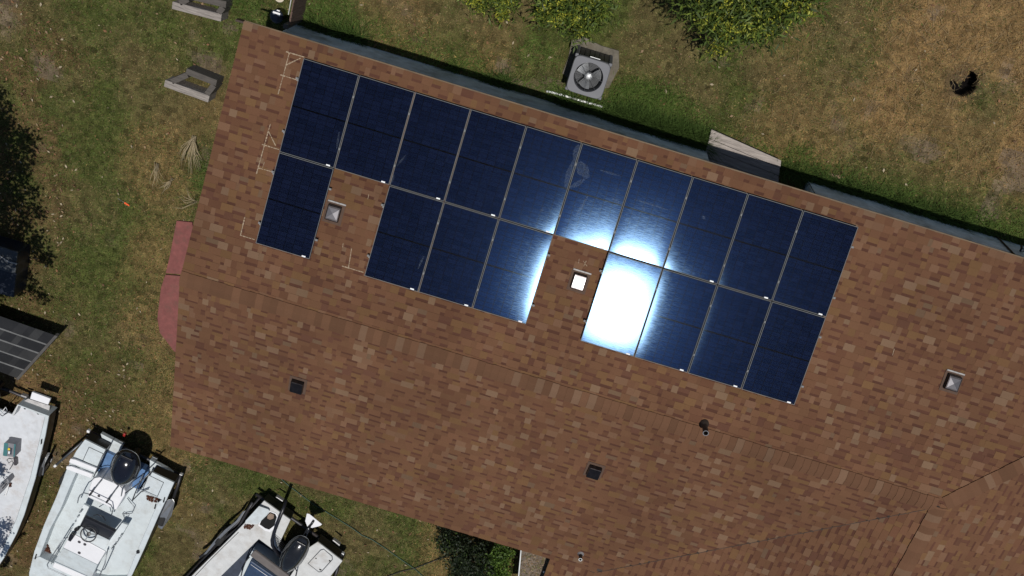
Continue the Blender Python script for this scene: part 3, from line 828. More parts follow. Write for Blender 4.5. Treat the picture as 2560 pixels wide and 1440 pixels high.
# small settling tilts of single panels, degrees about the long and the cross axis
TILT = {(6, 1): (0.0, 0.0), (7, 1): (1.0, 0.1), (6, 0): (-0.1, 0.42), (5, 0): (0.42, 0.42), (4, 1): (0.62, -0.1), (4, 0): (0.6, 0.30), (7, 0): (0.45, 0.0), (8, 1): (0.8, 0.2), (3, 1): (0.0, 0.1), (9, 1): (0.5, 0.2), (8, 0): (0.4, 0.0), (3, 0): (-0.1, 0.0)}
BOW = {(6, 1): (0.0005, 0.0012), (7, 1): (0.0022, 0.0012)}
ORD = ['first', 'second', 'third', 'fourth', 'fifth', 'sixth', 'seventh', 'eighth', 'ninth', 'tenth']
def panel_label(i, j):
    if j == 0:
        return {0: 'blue-black solar panel at the gable end of the upper-edge row along the eave',
                9: 'blue-black solar panel ending the eave-side row, at the far end from the gable'}.get(i, 'blue-black solar panel, %s from the gable in the row along the eave' % ORD[i])
    return {0: 'blue-black solar panel alone between gable and roof vent, in the ridge-side row',
            6: 'solar panel with white sun glare over it, beside the bright roof vent',
            5: ''}.get(i, 'blue-black solar panel under the %s panel of the eave row, in the ridge-side row' % ORD[i])
RP = Matrix((Vector((1, 0, 0)), Vector((0, -CT, ST)), nN)).transposed()    # columns: right, up the slope, normal
def panel_origin(i, j):
    u = PU0 + (i + 0.5) * PW_; v = PV0 + (j + 0.5) * PH_
    return Vector((u, HN, EH)) + Vector((0, -CT, ST)) * v + nN * POFF
panels = {}
for j in range(2):
    for i in range(10):
        if j == 1 and i not in LOWER: continue
        r = thing('solar_panel', panel_label(i, j), 'solar panel', panel_origin(i, j), group='solar panels on the roof')
        ta, tb = TILT.get((i, j), (rnd.uniform(-0.35, 0.35), rnd.uniform(-0.35, 0.35)))
        # right-handed local frame: x right, y down the slope, z out of the glass
        Rm = Matrix((Vector((1, 0, 0)), Vector((0, CT, -ST)), nN)).transposed()
        Rt = Rm @ Euler((math.radians(tb), math.radians(ta), 0)).to_matrix()
        r.rotation_euler = Rt.to_euler()
        link('frame', fr_me, 'frame', r)
        link('backsheet', bk_me, 'backsheet', r)
        bx, by = BOW.get((i, j), (rnd.uniform(0.0018, 0.0030), rnd.uniform(0.0013, 0.0022)))
        link('glass_pane', pane_mesh(bx, by), 'glass', r)
        proto = None
        for a in range(6):
            for c in range(20):
                y = (c - 9.5) * 0.0845 + (0.011 if c >= 10 else -0.011)
                if proto is None:
                    proto = o = link('solar_cell', ce_me, 'cell', r)
                else:
                    o = proto.copy(); COL.objects.link(o); o.parent = r
                o.location = ((a - 2.5) * 0.1690, y, -0.0068)
        o = link('label_sticker', st_me, 'sticker', r); o.location = (PWD / 2 - 0.115, -PHT / 2 + 0.020, 0.0016)
        for fy in (-0.29, 0.27):
            o = link('clamp', cl_me, 'clamp', r); o.location = (-PW_ / 2, fy * PHT, 0.004)
        panels[(i, j)] = r
# dried smears on the glass (photo position, size, which panel)
def smear(pan, pts, wdt):
    r = panels[pan]; inv = (Matrix.Translation(r.location) @ r.rotation_euler.to_matrix().to_4x4()).inverted()
    b = MB(); P = [inv @ on_n(x, y, POFF) for x, y in pts]
    for p, q in zip(P, P[1:]):
        p = Vector((p.x, p.y, 0.0022)); q = Vector((q.x, q.y, 0.0022)); d = (q - p).normalized(); s_ = Vector((-d.y, d.x, 0)) * wdt
        b.face([p - s_ * .4, p + d * (q - p).length * .5 - s_, q - s_ * .3, q + s_ * .3, p + d * (q - p).length * .5 + s_, p + s_ * .4])
    b.build('dried_smear', 'smear', r)
smear((4, 0), [(1446, 362), (1436, 400), (1412, 468)], 0.07); smear((5, 0), [(1445, 405), (1470, 445)], 0.12); smear((5, 0), [(1425, 470), (1462, 448)], 0.05)
smear((6, 0), [(1585, 498), (1670, 525)], 0.020); smear((5, 0), [(1500, 425), (1550, 440)], 0.02); smear((5, 0), [(1530, 497), (1553, 510)], 0.03)
smear((1, 0), [(985, 437), (975, 460)], 0.03); smear((2, 0), [(1014, 388), (992, 415)], 0.018); smear((4, 0), [(1358, 522), (1352, 530)], 0.03); smear((6, 0), [(1604, 512), (1612, 527)], 0.025)
smear((7, 0), [(1755, 540), (1764, 548)], 0.03); smear((5, 0), [(1470, 490), (1440, 540)], 0.03); smear((0, 0), [(848, 330), (842, 372)], 0.02); smear((3, 1), [(1060, 640), (1045, 672)], 0.02)
# mounting rails
def rail(j, f, i0, i1, lab):
    v = PV0 + (j + f) * PH_
    A = Vector((PU0 + i0 * PW_ - 0.035, HN, EH)) + Vector((0, -CT, ST)) * v + nN * 0.068
    B = A + Vector(((i1 - i0) * PW_ + 0.07, 0, 0))
    r = thing('mounting_rail', lab, 'rail', A, group='rails under the solar panels')
    b = MB(); b.box((B - A) / 2, ((B - A).length / 2, 0.020, 0.022), (Vector((1, 0, 0)), Vector((0, -CT, ST)), nN)); b.build('rail_bar', 'black_metal', r)
    for e, s_ in ((Vector((0, 0, 0)), -1), (B - A, 1)):
        b = MB(); b.box(e + Vector((s_ * -0.010, 0, 0)) + nN * 0.030, (0.022, 0.018, 0.012), (Vector((1, 0, 0)), Vector((0, -CT, ST)), nN)); b.build('end_clamp', 'clamp', r)
    b = MB(); nf = max(2, int((B - A).length / 1.2))
    for k in range(nf):
        b.box(Vector(((k + .5) * (B - A).length / nf, 0, 0)) - nN * 0.036, (0.03, 0.045, 0.018), (Vector((1, 0, 0)), Vector((0, -CT, ST)), nN))
    b.build('roof_foot', 'black_metal', r)
for f, nm in ((0.22, 'eave-side'), (0.78, 'ridge-side')):
    rail(0, f, 0, 10, 'long %s mounting rail under the row of ten panels' % nm)
    rail(1, f, 0, 1, 'short %s mounting rail under the lone panel by the gable' % nm)
    rail(1, f, 2, 5, '%s mounting rail under the three panels between the two vents' % nm)
    rail(1, f, 6, 10, '%s mounting rail under the four panels beyond the bright vent' % nm)

# ------------------------------------------------------------------ roof vents and pipes
def roof_vent(px, north, label, flange, hw=0.13, hl=0.155, bright=0.0):
    nrm = nN if north else nS
    dn = Vector((0, CT, -ST)) if north else Vector((0, -CT, -ST))      # down the slope
    base = (on_n if north else on_s)(px[0], px[1], 0.07) - nrm * 0.056
    xx = Vector((1, 0, 0)) if north else Vector((-1, 0, 0))
    r = thing('roof_vent', label, 'roof vent', base, group='box vents on the roof')
    r.rotation_euler = Matrix((xx, dn, nrm)).transposed().to_euler()
    b = MB(); b.box((0, 0, 0.0035), (hw + 0.05, hl + 0.05, 0.002)); b.build('flange', 'flange', r)
    if flange:
        b = MB(); b.box((0.01, hl + 0.045, 0.009), (hw + 0.045, 0.015, 0.003)); b.build('flashing_strip', 'flashing', r, bevel=0.002)
    b = MB()
    lo = [(-hw, -hl, .02), (hw, -hl, .02), (hw, hl, .02), (-hw, hl, .02)]; H = 0.115
    up = [(-hw * .96, -hl * .93, H), (hw * .96, -hl * .93, H), (hw * .96, hl * .9, H), (-hw * .96, hl * .9, H)]
    n = len(b.v); b.v += lo + up
    for k in range(4):
        b.f.append((n + k, n + (k + 1) % 4, n + 4 + (k + 1) % 4, n + 4 + k)); b.c.append(None)
    b.f.append((n + 4, n + 5, n + 6, n + 7)); b.c.append(None); b.f.append((n + 3, n + 2, n + 1, n)); b.c.append(None)
    b.build('hood', 'vent', r, bevel=0.016, segs=3)
    b = MB(); a, c = hw * .78, hl * .66; z = H + .0015; y0 = -0.005
    q = [(-a, y0 - c, z), (a, y0 - c, z), (a, y0 + c, z), (-a, y0 + c, z)]; ap = (0, y0, z + bright)
    for k in range(4): b.face([q[k], q[(k + 1) % 4], ap])
    b.build('cap_plate', 'vent_top' if north else 'vent', r)
    b = MB(); b.box((0, hl - .012, .012), (hw * .9, .004, .010)); b.build('screen', 'black_metal', r)
    return r
roof_vent((833, 533), True, 'dark box vent beside the lone solar panel near the gable', True, bright=0.0035)
roof_vent((1447, 705), True, 'box vent with a shining white top beside the glaring panel', True, bright=0.0006)
roof_vent((2382, 957), True, 'dark box vent on open shingles beyond the last solar panel', True, bright=0.005)
roof_vent((742, 967), False, 'dark box vent over the ridge, near the gable end above the boats', False, bright=0.004)
roof_vent((1485, 1181), False, 'dark box vent over the ridge, close to the vent pipe and the south wing', False, bright=0.004)
p = on_n(1761, 1058, 0)
r = thing('vent_pipe', 'brown vent pipe with a wide boot standing by the ridge', 'pipe', p)
b = MB(); b.lathe((0, 0, -0.02), [(0.085, 0), (0.085, 0.06), (0.066, 0.10), (0.055, 0.15)], 18); b.build('boot', 'pipe', r, smooth=True)
b = MB(); b.lathe((0, 0, 0.1), [(0.052, 0), (0.052, 0.24), (0.058, 0.24), (0.058, 0.27), (0.044, 0.27), (0.044, 0.05), (0, 0.05)], 18); b.build('pipe_tube', 'pipe', r, smooth=False)
b = MB(); b.torus((0, 0, 0.37), 0.051, 0.007, (Vector((1, 0, 0)), Vector((0, 1, 0)), Vector((0, 0, 1))), 18, 6); b.build('rim', 'greyplastic', r)
p = on_s(1452, 1384, 0)
r = thing('vent_pipe', 'short pale vent pipe near the eave corner of the wing', 'pipe', p)
b = MB(); b.lathe((0, 0, -0.02), [(0.075, 0), (0.075, 0.03), (0.05, 0.07), (0.043, 0.09)], 16); b.build('boot', 'galv', r, smooth=True)
b = MB(); b.lathe((0, 0, 0.05), [(0.036, 0), (0.036, 0.16), (0.028, 0.16), (0.028, 0.02), (0, 0.02)], 16); b.build('pipe_tube', 'pipe', r)
b = MB(); b.torus((0, 0, 0.21), 0.034, 0.007, (Vector((1, 0, 0)), Vector((0, 1, 0)), Vector((0, 0, 1))), 16, 6); b.build('rim', 'pvc', r)

# ------------------------------------------------------------------ condenser, pad, pipe, step
pad = MB()
pp_ = [(PAD[0] + dx * (1 + rnd.uniform(-.08, .08)), PAD[1] + dy * (1 + rnd.uniform(-.08, .08)), 0.05) for dx, dy in ((-.50, -.36), (-.2, -.44), (.3, -.42), (.52, -.36), (.54, .1), (.44, .40), (.1, .44), (-.35, .46), (-.50, .34), (-.46, 0))]
pad.prism(pp_, -0.05); tag(pad.build('concrete_pad', 'concrete', bevel=0.01), 'worn broken concrete pad under the air conditioner', 'pad')
tc_ = G(1471, 193, 1.0)
ac = thing('air_conditioner', 'grey outdoor air conditioner with round fan opening on the lawn', 'air conditioner', (tc_.x, tc_.y, 0.055))
AW, AH = 0.365, 0.93
def rrect(hw, hh, r, k=5):
    pts = []
    for sx, sy, a0 in ((1, 1, 0), (-1, 1, 90), (-1, -1, 180), (1, -1, 270)):
        for i in range(k + 1):
            a = math.radians(a0 + 90 * i / k)
            pts.append((sx * (hw - r) + r * math.cos(a), sy * (hh - r) + r * math.sin(a)))
    return pts
b = MB(); b.prism([(x, y, AH - 0.36) for x, y in rrect(AW - .025, AW - .025, .05)], 0.0); b.build('cabinet', 'ac_dark', ac)
for sx, sy in ((1, 1), (-1, 1), (-1, -1), (1, -1)):
    b = MB(); b.box((sx * (AW - .03), sy * (AW - .03), AH / 2), (.035, .035, AH / 2 - .02)); b.build('corner_post', 'ac', ac, bevel=0.02)
for side in range(4):
    ang = side * math.pi / 2; ca, sa = math.cos(ang), math.sin(ang)
    for k in range(6):
        t = (k - 2.5) * 0.098
        b = MB(); c_ = Vector((ca * (AW - .012) - sa * t, sa * (AW - .012) + ca * t, AH / 2))
        b.box(c_, (.008, .042, AH / 2 - .05), (Vector((ca, sa, 0)), Vector((-sa, ca, 0)), Vector((0, 0, 1)))); b.build('louvre_panel', 'ac_dark', ac, bevel=0.004)
b = MB(); b.box((0.02, AW + .004, AH - .10), (0.10, 0.006, 0.012)); b.build('maker_plate', 'fan', ac)
# top cover with its round opening
FR = 0.285; k = 56; sup = lambda a: AW / (abs(math.cos(a)) ** 7 + abs(math.sin(a)) ** 7) ** (1 / 7)
b = MB(); outer = [(sup(2 * math.pi * i / k) * math.cos(2 * math.pi * i / k), sup(2 * math.pi * i / k) * math.sin(2 * math.pi * i / k)) for i in range(k)]
n0 = len(b.v)
ang0 = [math.atan2(y, x) for x, y in outer]
for zt, ring in ((AH + .03, 'o'), (AH + .036, 'm'), (AH + .012, 'i')):
    for (x, y), a in zip(outer, ang0):
        if ring == 'o': b.v.append((x, y, zt - .02))
        elif ring == 'm':
            b.v.append((x * .97, y * .97, zt))
        else: b.v.append((math.cos(a) * FR, math.sin(a) * FR, zt + .02))
for (x, y), a in zip(outer, ang0): b.v.append((math.cos(a) * (FR - .004), math.sin(a) * (FR - .004), AH - .10))
for (x, y), a in zip(outer, ang0): b.v.insert(n0, (x, y, 0)) if False else None
for rr in range(3):
    for i in range(k):
        j_ = (i + 1) % k; b.f.append((n0 + rr * k + i, n0 + rr * k + j_, n0 + (rr + 1) * k + j_, n0 + (rr + 1) * k + i)); b.c.append(None)
lowr = len(b.v); b.v += [(x, y, AH - .05) for x, y in outer]
for i in range(k):
    j_ = (i + 1) % k; b.f.append((lowr + i, lowr + j_, n0 + j_, n0 + i)); b.c.append(None)
b.build('top_cover', 'ac', ac)
b = MB(); b.lathe((0, 0, AH - .35), [(0.0, 0), (FR, 0), (FR, .3)], 24); b.build('fan_well', 'ac_dark', ac)
b = MB(); b.lathe((0, 0, AH - .10), [(0.0, .07), (.06, .07), (.085, .055), (.09, 0)], 20); b.build('fan_motor', 'fan', ac, smooth=True)
for q in range(3):
    a = math.radians(20 + q * 120); b = MB(); n0 = len(b.v)
    for i in range(6):
        rr = .07 + i * .036
        for j_ in range(7):
            s_ = (j_ / 6 - .5) * math.radians(72 - i * 3); z = AH - .13 + (j_ / 6 - .5) * .11 + 0.012 * math.cos(s_ * 2)
            b.v.append((math.cos(a + s_) * rr, math.sin(a + s_) * rr, z))
    b.grid_faces(n0, 6, 7); b.build('fan_blade', 'fan', ac, smooth=True)
b = MB()
for i in range(9): b.torus((0, 0, AH + .036), .05 + i * .0275, .0022, (Vector((1, 0, 0)), Vector((0, 1, 0)), Vector((0, 0, 1))), 32, 4)
for i in range(8):
    a = i * math.pi / 4; b.tube([(math.cos(a) * .05, math.sin(a) * .05, AH + .036), (math.cos(a) * FR, math.sin(a) * FR, AH + .036)], .003, 5)
b.build('wire_guard', 'ac_dark', ac)
b = MB(); P = [G(1366, 228, 0.05), G(1380, 231, 0.06), G(1400, 236, 0.08), G(1460, 254, 0.08), G(1506, 267, 0.06)]
b.tube(P, 0.022, 10); tag(b.build('drain_pipe', 'pvc', smooth=True), 'white plastic pipe lying between the house wall and the air conditioner', 'pipe')
step = thing('wooden_step', 'bleached wooden door step against the house wall, half in shadow', 'step', G(1850, 390, 0))
SP = [G(*q, 0.26) for q in STEP_PX]; A_, B_, C_, D_ = SP
org = Vector(step.location)
D_ = D_ + (D_ - A_) * 0.15; C_ = C_ + (C_ - B_) * 0.15
nb = 4
for k in range(nb):
    t0, t1 = k / nb, (k + 1) / nb - 0.012
    l0, l1 = A_.lerp(D_, t0), A_.lerp(D_, t1); r0, r1 = B_.lerp(C_, t0), B_.lerp(C_, t1)
    b = MB(); j0 = rnd.uniform(-.01, .01)
    b.prism([l0 - org + Vector((j0, 0, 0)), r0 - org + Vector((rnd.uniform(-.02, .02), 0, 0)), r1 - org + Vector((rnd.uniform(-.02, .02), 0, 0)), l1 - org + Vector((j0, 0, 0))], 0.215); b.build('board', 'stepwood', step, bevel=0.004)
for P0, P1 in ((A_, B_), (A_, D_), (B_, C_)):
    b = MB(); d = (P1 - P0).normalized(); mid = (P0 + P1) / 2 - org; inn = ((A_ + B_ + C_ + D_) / 4 - org - mid); inn = (inn - d * inn.dot(d)).normalized()
    b.box(Vector((mid.x, mid.y, 0.105)) + inn * .05, ((P1 - P0).length / 2 - .08, .018, .108), (d, inn, Vector((0, 0, 1)))); b.build('side_board', 'timber_dark', step)
b = MB(); q = G(2088, 440, 0.05); d = (G(2108, 447, .05) - G(2066, 436, .05)).normalized(); sdv = Vector((-d.y, d.x, 0))
b.prism([q - d * .17 + sdv * .02, q + d * .15 + sdv * .035, q + d * .17 - sdv * .03, q - d * .10 - sdv * .03], 0.01)
tag(b.build('broken_board', mat('raw_split_wood', (0.27, 0.17, 0.11), 0.9, var=0.35)), 'short split piece of brown board lying in the grass by the wall', 'board')

# ------------------------------------------------------------------ red walk
walk = thing('red_walkway', 'red painted concrete walkway along the gable end', 'walkway', G(430, 700, 0))
org = Vector(walk.location)
up_ = [q for q in RED if project(np.array([tuple(q)]))[0][1] < 684]; lo_ = [q for q in RED if project(np.array([tuple(q)]))[0][1] >= 684]
jl, jr = G(414, 683, .06), G(500, 690, .06); jl2, jr2 = G(413, 686.5, .06), G(500, 693.5, .06)
sel = lambda px: [G(*q, 0.06) - org for q in px]
b = MB(); b.prism(sel([(441, 552), (480, 556), (500, 690), (414, 683), (424, 640)]), -.05); b.build('slab', 'red', walk, bevel=0.008)
b = MB(); b.prism(sel([(413, 687), (500, 694), (500, 880), (436, 880), (418, 856), (399, 832), (393, 795), (402, 720)]), -.05); b.build('slab', 'red', walk, bevel=0.008)

# ------------------------------------------------------------------ timber frames
def timber_frame(px, z, lab):
    fl, fr_, bl, br = [G(*q, z) for q in px]      # front-left, front-right, back-left, back-right
    ctr = (fl + fr_ + bl + br) / 4; r = thing('timber_frame', lab, 'timber frame', (ctr.x, ctr.y, 0), group='low timber frames on the lawn')
    o3 = Vector((ctr.x, ctr.y, 0)); H = z / 2
    def beam(p, q, w2, nm, m, ext=0.0):
        d = (q - p).normalized(); s_ = Vector((-d.y, d.x, 0)); mid = (p + q) / 2 - o3
        bb = MB(); bb.box(Vector((mid.x, mid.y, H)), ((q - p).length / 2 + ext, w2, H), (d, s_, Vector((0, 0, 1)))); bb.build(nm, m, r, bevel=0.008)
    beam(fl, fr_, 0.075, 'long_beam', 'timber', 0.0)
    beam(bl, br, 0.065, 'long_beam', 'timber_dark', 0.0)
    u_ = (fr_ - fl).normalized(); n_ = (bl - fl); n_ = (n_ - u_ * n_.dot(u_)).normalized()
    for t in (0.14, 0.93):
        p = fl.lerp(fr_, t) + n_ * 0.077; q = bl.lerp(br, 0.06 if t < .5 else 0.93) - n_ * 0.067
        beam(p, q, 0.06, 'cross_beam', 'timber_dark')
timber_frame([(411, 208), (522, 248), (465, 178), (541, 208)], 0.42, 'grey weathered timber frame lying on grass nearest the gable corner')
timber_frame([(430, 13), (553, 45), (465, -12), (565, 12)], 0.42, 'grey weathered timber frame beyond the other, farther from the weeds')

# ------------------------------------------------------------------ fence, bin
fence = thing('wooden_fence', 'brown wooden fence meeting the house wall by the corner', 'fence', (0.42, 4.6, 0))
FH = 0.95
for k in range(11):
    b = MB(); y = k * 0.148; h = FH + rnd.uniform(-.015, .015)
    b.box((rnd.uniform(-.004, .004), y + .065, h / 2 + .02), (0.011, 0.068, h / 2)); b.build('picket', 'fence', fence, bevel=0.003)
for z in (0.25, 0.78):
    b = MB(); b.box((-0.036, 0.82, z), (0.022, 0.80, 0.042)); b.build('rail', 'fence', fence)
b = MB(); b.box((-0.05, -0.02, 0.52), (0.045, 0.045, 0.52)); b.build('post', 'timber_dark', fence, bevel=0.004)
b = MB(); b.box((-0.05, 0.38, 0.985), (0.008, 0.17, 0.012)); b.build('latch_bar', 'alu', fence)
q = G(690, 42, 0.45)
bin_ = thing('black_bin', 'round black lidded bin with white label beside the fence', 'bin', (q.x, q.y, 0))
b = MB(); b.lathe((0, 0, 0), [(0.0, 0.0), (.105, .0), (.125, .40), (.132, .41)], 22); b.build('drum', 'black_metal', bin_, smooth=True)
b = MB(); b.lathe((0, 0, .41), [(.136, -.02), (.138, .015), (.12, .035), (.04, .055), (0, .055)], 22); b.build('lid', mat('dark_blue_lid', (0.02, 0.026, 0.045), 0.25), bin_, smooth=True)
b = MB(); b.box((0.0, .065, .458), (.075, .03, .003)); b.build('label_sticker', 'sticker', bin_); b = MB(); b.box((0.02, .13, .435), (.03, .012, .008)); b.build('handle', 'sticker', bin_)
q = G(702, -4, 0.25); tub = thing('cream_bucket', 'cream plastic bucket at the foot of the fence', 'bucket', (q.x - .03, q.y + .02, 0))
b = MB(); b.lathe((0, 0, 0), [(0, 0.0), (.075, 0), (.095, .25), (.1, .25), (.1, .26), (0, .262)], 20); b.build('bucket_body', 'cream', tub); b = MB(); b.torus((0, 0, .255), .1, .006, (Vector((1, 0, 0)), Vector((0, 1, 0)), Vector((0, 0, 1))), 20, 5); b.build('rim', 'cream', tub)

# ------------------------------------------------------------------ small things on the lawn
p0, p1 = G(311, 507, .03), G(323, 514, .03); d = (p1 - p0).normalized(); s_ = Vector((-d.y, d.x, 0)) * .022
fl = thing('marker_flag', 'small bright orange marker lying in the grass', 'marker', (p0.x, p0.y, 0)); o3 = Vector((p0.x, p0.y, 0))
b = MB(); b.prism([p0 - s_ - o3, p1 - s_ * .6 - o3, p1 + s_ * .5 - o3, p0 + s_ - o3], .022); b.build('flag', 'orange', fl); b = MB(); b.tube([p0 - o3, p0 - d * .18 - o3 - Vector((0, 0, .02))], .003, 5); b.build('wire', 'galv', fl)
def dry_weed(px, tips, lab, n):
    base = G(*px, 0.05); r = thing('dry_weed', lab, 'weed', (base.x, base.y, 0), group='dry weed stalks'); o3 = Vector((base.x, base.y, 0))
    b = MB()
    for k in range(n):
        t = tips[k % len(tips)]; e = G(t[0] + rnd.uniform(-9, 9), t[1] + rnd.uniform(-12, 12), rnd.uniform(.03, .12))
        m_ = base.lerp(e, .5) + Vector((rnd.uniform(-.04, .04), rnd.uniform(-.04, .04), rnd.uniform(.08, .18)))
        pts = [base + Vector((rnd.uniform(-.05, .05), rnd.uniform(-.03, .03), 0)) - o3, base.lerp(m_, .6) - o3, m_ - o3, m_.lerp(e, .55) + Vector((rnd.uniform(-.03, .03), 0, .02)) - o3, e - o3]
        b.tube(pts, rnd.uniform(.004, .008), 5, taper=.002)
    b.build('stalks', 'straw', r, smooth=True)
dry_weed((485, 342), [(450, 395), (478, 430), (495, 425), (462, 410), (500, 405)], 'fan of pale dry weed stalks by the timber frame', 28)
dry_weed((392, 408), [(380, 470), (400, 462), (408, 450)], 'thin wispy dry weed stalks, smaller than the fan of stalks', 9)
dry_weed((432, 448), [(405, 470), (420, 465), (398, 480)], 'small clump of dry weed stalks between fan and wisps', 10)
dry_weed((490, 505), [(450, 495), (430, 510), (470, 470)], 'sparse pale dry weed stalks at the edge of the gable eave', 7)
b = MB(); P = [G(x, y, .03) for x, y in ((640, 1140), (690, 1186), (722, 1214), (780, 1258), (845, 1298), (876, 1317), (905, 1338), (930, 1349), (968, 1374), (1000, 1397), (1034, 1420), (1052, 1436), (1090, 1468))]
b.tube(P, .012, 6); tag(b.build('garden_hose', 'greenhose', smooth=True), 'thin dark green garden hose running across the lawn past the outboard', 'hose')
b = MB(); P = [G(x, y, .035) for x, y in ((905, 1470), (972, 1440), (1004, 1428), (1036, 1421), (1070, 1408), (1100, 1396), (1130, 1386), (1165, 1370))]
b.tube(P, .014, 6); tag(b.build('dark_ground_line', 'brownline', smooth=True), 'dark brown line leading into the shrub below the eave', 'hose')  # thin dark brown tube tracing a dark line across the lawn
PZ = 1.95
pr_ = thing('porch_canopy', 'flat leaf-strewn porch canopy with a thin white edge between the house wings', 'canopy', G(1345, 1450, 0)); o3 = Vector(pr_.location)
PP = [G(1307, 1352, PZ), G(1397, 1380, PZ), G(1385, 1560, PZ), G(1288, 1560, PZ)]
b = MB(); b.prism([p - o3 for p in PP], PZ - .06); b.build('roof_sheet', mat('dirty_flat_roof', (0.15, 0.115, 0.085), 0.95, var=0.4, scale=9, dirt=(0.07, 0.06, 0.055), dirt_amt=0.8, dirt_scale=3), pr_)
b = MB(); b.tube([PP[0] - o3 + Vector((-.02, 0, .01)), PP[3] - o3 + Vector((-.02, 0, .01))], .015, 8); b.build('edge_trim', 'pvc', pr_, smooth=True)
for p in (PP[0].lerp(PP[3], .3), PP[3].lerp(PP[0], .1)):
    b = MB(); b.box(Vector((p.x + .08, p.y, (PZ - .06) / 2)) - o3, (.04, .04, (PZ - .06) / 2 - .002)); b.build('post', 'timber_dark', pr_)
r_ = np.random.default_rng(9); n_ = 1500
uu_, vv_ = r_.random(n_), r_.random(n_); q_ = np.array([tuple(p - o3) for p in PP])
P_ = (q_[0] * (1 - uu_)[:, None] + q_[1] * uu_[:, None]) * (1 - vv_)[:, None] + (q_[3] * (1 - uu_)[:, None] + q_[2] * uu_[:, None]) * vv_[:, None]; P_[:, 2] += .012
az = r_.uniform(0, 6.28, n_); L = r_.uniform(.012, .035, n_); u_ = np.stack([np.cos(az), np.sin(az), r_.uniform(-.3, .3, n_)], -1) * L[:, None]; v_ = np.stack([-np.sin(az), np.cos(az), r_.uniform(-.3, .3, n_)], -1) * L[:, None] * .5
link('leaf_debris', np_mesh('leaf_debris', np.stack([P_ - u_, P_ + v_, P_ + u_, P_ - v_], 1).reshape(-1, 3), np.arange(n_ * 4).reshape(-1, 4), np.array([[.26, .19, .12], [.17, .11, .06], [.10, .075, .045], [.11, .11, .04]])[r_.integers(0, 4, n_)]), 'litter', pr_, kind='stuff')
q = G(1360, 1430, PZ + .035); b = MB(); b.lathe(q, [(0, -.03), (.022, -.02), (.028, 0), (.018, .02), (0, .026)], 10); tag(b.build('white_ball', 'pvc', smooth=True), 'small white ball lying on the leaf-strewn porch canopy', 'ball')
q = G(1290, 1390, .03); b = MB(); b.prism([q + Vector(t) for t in ((-.06, -.03, .03), (.05, -.04, .04), (.06, .03, .03), (-.03, .05, .04))], 0.0); tag(b.build('brick_piece', 'red'), 'broken red brick piece on the ground beside the bright green bush', 'brick')

# ------------------------------------------------------------------ foliage
def leaf_mass(blobs, n, ll, lw, pal, wts, droop=0.25, cl=9, tilt=0.7):
    """clumps of leaves spread over ellipsoid shells; blobs: (centre, radii)"""
    vol = np.array([b[1][0] * b[1][1] * b[1][2] for b in blobs]) ** (2 / 3.0); vol /= vol.sum()
    Vs, Cs = [], []
    for (c, r), w_ in zip(blobs, vol):
        m = max(12, int(n * w_ / cl))
        d = rng.normal(size=(m, 3)); d /= np.linalg.norm(d, axis=1)[:, None]
        rad = rng.uniform(0.35, 1.08, m) ** 0.6
        cc = np.array(c) + d * rad[:, None] * np.array(r)
        cs = rng.choice(len(pal), m, p=wts)
        ctr = np.repeat(cc, cl, 0) + rng.normal(scale=ll * 0.8, size=(m * cl, 3))
        out = np.repeat(d, cl, 0) * 0.4 + rng.normal(size=(m * cl, 3)) * tilt; out[:, 2] -= droop
        out /= np.linalg.norm(out, axis=1)[:, None]
        sidev = np.cross(out, rng.normal(size=out.shape)); sidev /= np.linalg.norm(sidev, axis=1)[:, None]
        L = ll * rng.uniform(0.6, 1.25, m * cl)[:, None]; W = lw * rng.uniform(0.7, 1.2, m * cl)[:, None]
        V = np.stack([ctr, ctr + out * L * .45 + sidev * W, ctr + out * L, ctr + out * L * .45 - sidev * W], 1)
        V[:, :, 2] = np.maximum(V[:, :, 2], 0.02)
        col = np.array(pal)[np.repeat(cs, cl)] * rng.uniform(0.65, 1.25, m * cl)[:, None]
        Vs.append(V.reshape(-1, 3)); Cs.append(col)
    V = np.concatenate(Vs); C = np.concatenate(Cs)
    return V, np.arange(len(V)).reshape(-1, 4), C
GREENS = [(0.080, 0.124, 0.022), (0.120, 0.172, 0.028), (0.175, 0.225, 0.036), (0.044, 0.068, 0.017)]
def tree(name, lab, cat, foot, blobs, n, ll, lw, pal=GREENS, wts=(.33, .3, .17, .2), blossom=0, trunk_r=.06, group=None, fork=None):
    r = thing(name, lab, cat, (foot[0], foot[1], 0), group=group); o3 = np.array([foot[0], foot[1], 0.0])
    b = MB(); top = np.mean([bb[0] for bb in blobs], 0) - o3
    mid = Vector((top[0] * .25, top[1] * .25, top[2] * .5))
    b.tube([(0, 0, -.05), (mid.x * .4, mid.y * .4, mid.z * .5), mid, (top[0] * .7, top[1] * .7, top[2] * .9)], trunk_r, 8, taper=trunk_r * .4)
    for c, rr in blobs:
        e = Vector(np.array(c) - o3); m_ = mid.lerp(e, .55) + Vector((rnd.uniform(-.1, .1), rnd.uniform(-.1, .1), .05))
        b.tube([mid, m_, e], trunk_r * .45, 6, taper=.008)
    b.build('trunk', 'bark', r, smooth=True)
    V, F, C = leaf_mass([(np.array(c) - o3, rr) for c, rr in blobs], n, ll, lw, pal, wts)
    link('crown', np_mesh('crown', V, F, C), 'leaf', r)
    if blossom:
        V, F, C = leaf_mass([(np.array(c) - o3 + np.array([0, 0, rr[2] * .30]), (rr[0] * .98, rr[1] * .98, rr[2] * .85)) for c, rr in blobs], blossom, ll * .40, lw * .85, [(0.46, 0.46, 0.055), (0.32, 0.35, 0.05)], (.6, .4), droop=-.3, cl=26)
        link('blossom', np_mesh('blossom', V, F, C), 'leaf', r)
    return r
def Bl(px, py, z, rx, ry, rz):
    q = G(px, py, z); return ((q.x, q.y, q.z), (rx, ry, rz))
f1 = G(1900, -110, 0)
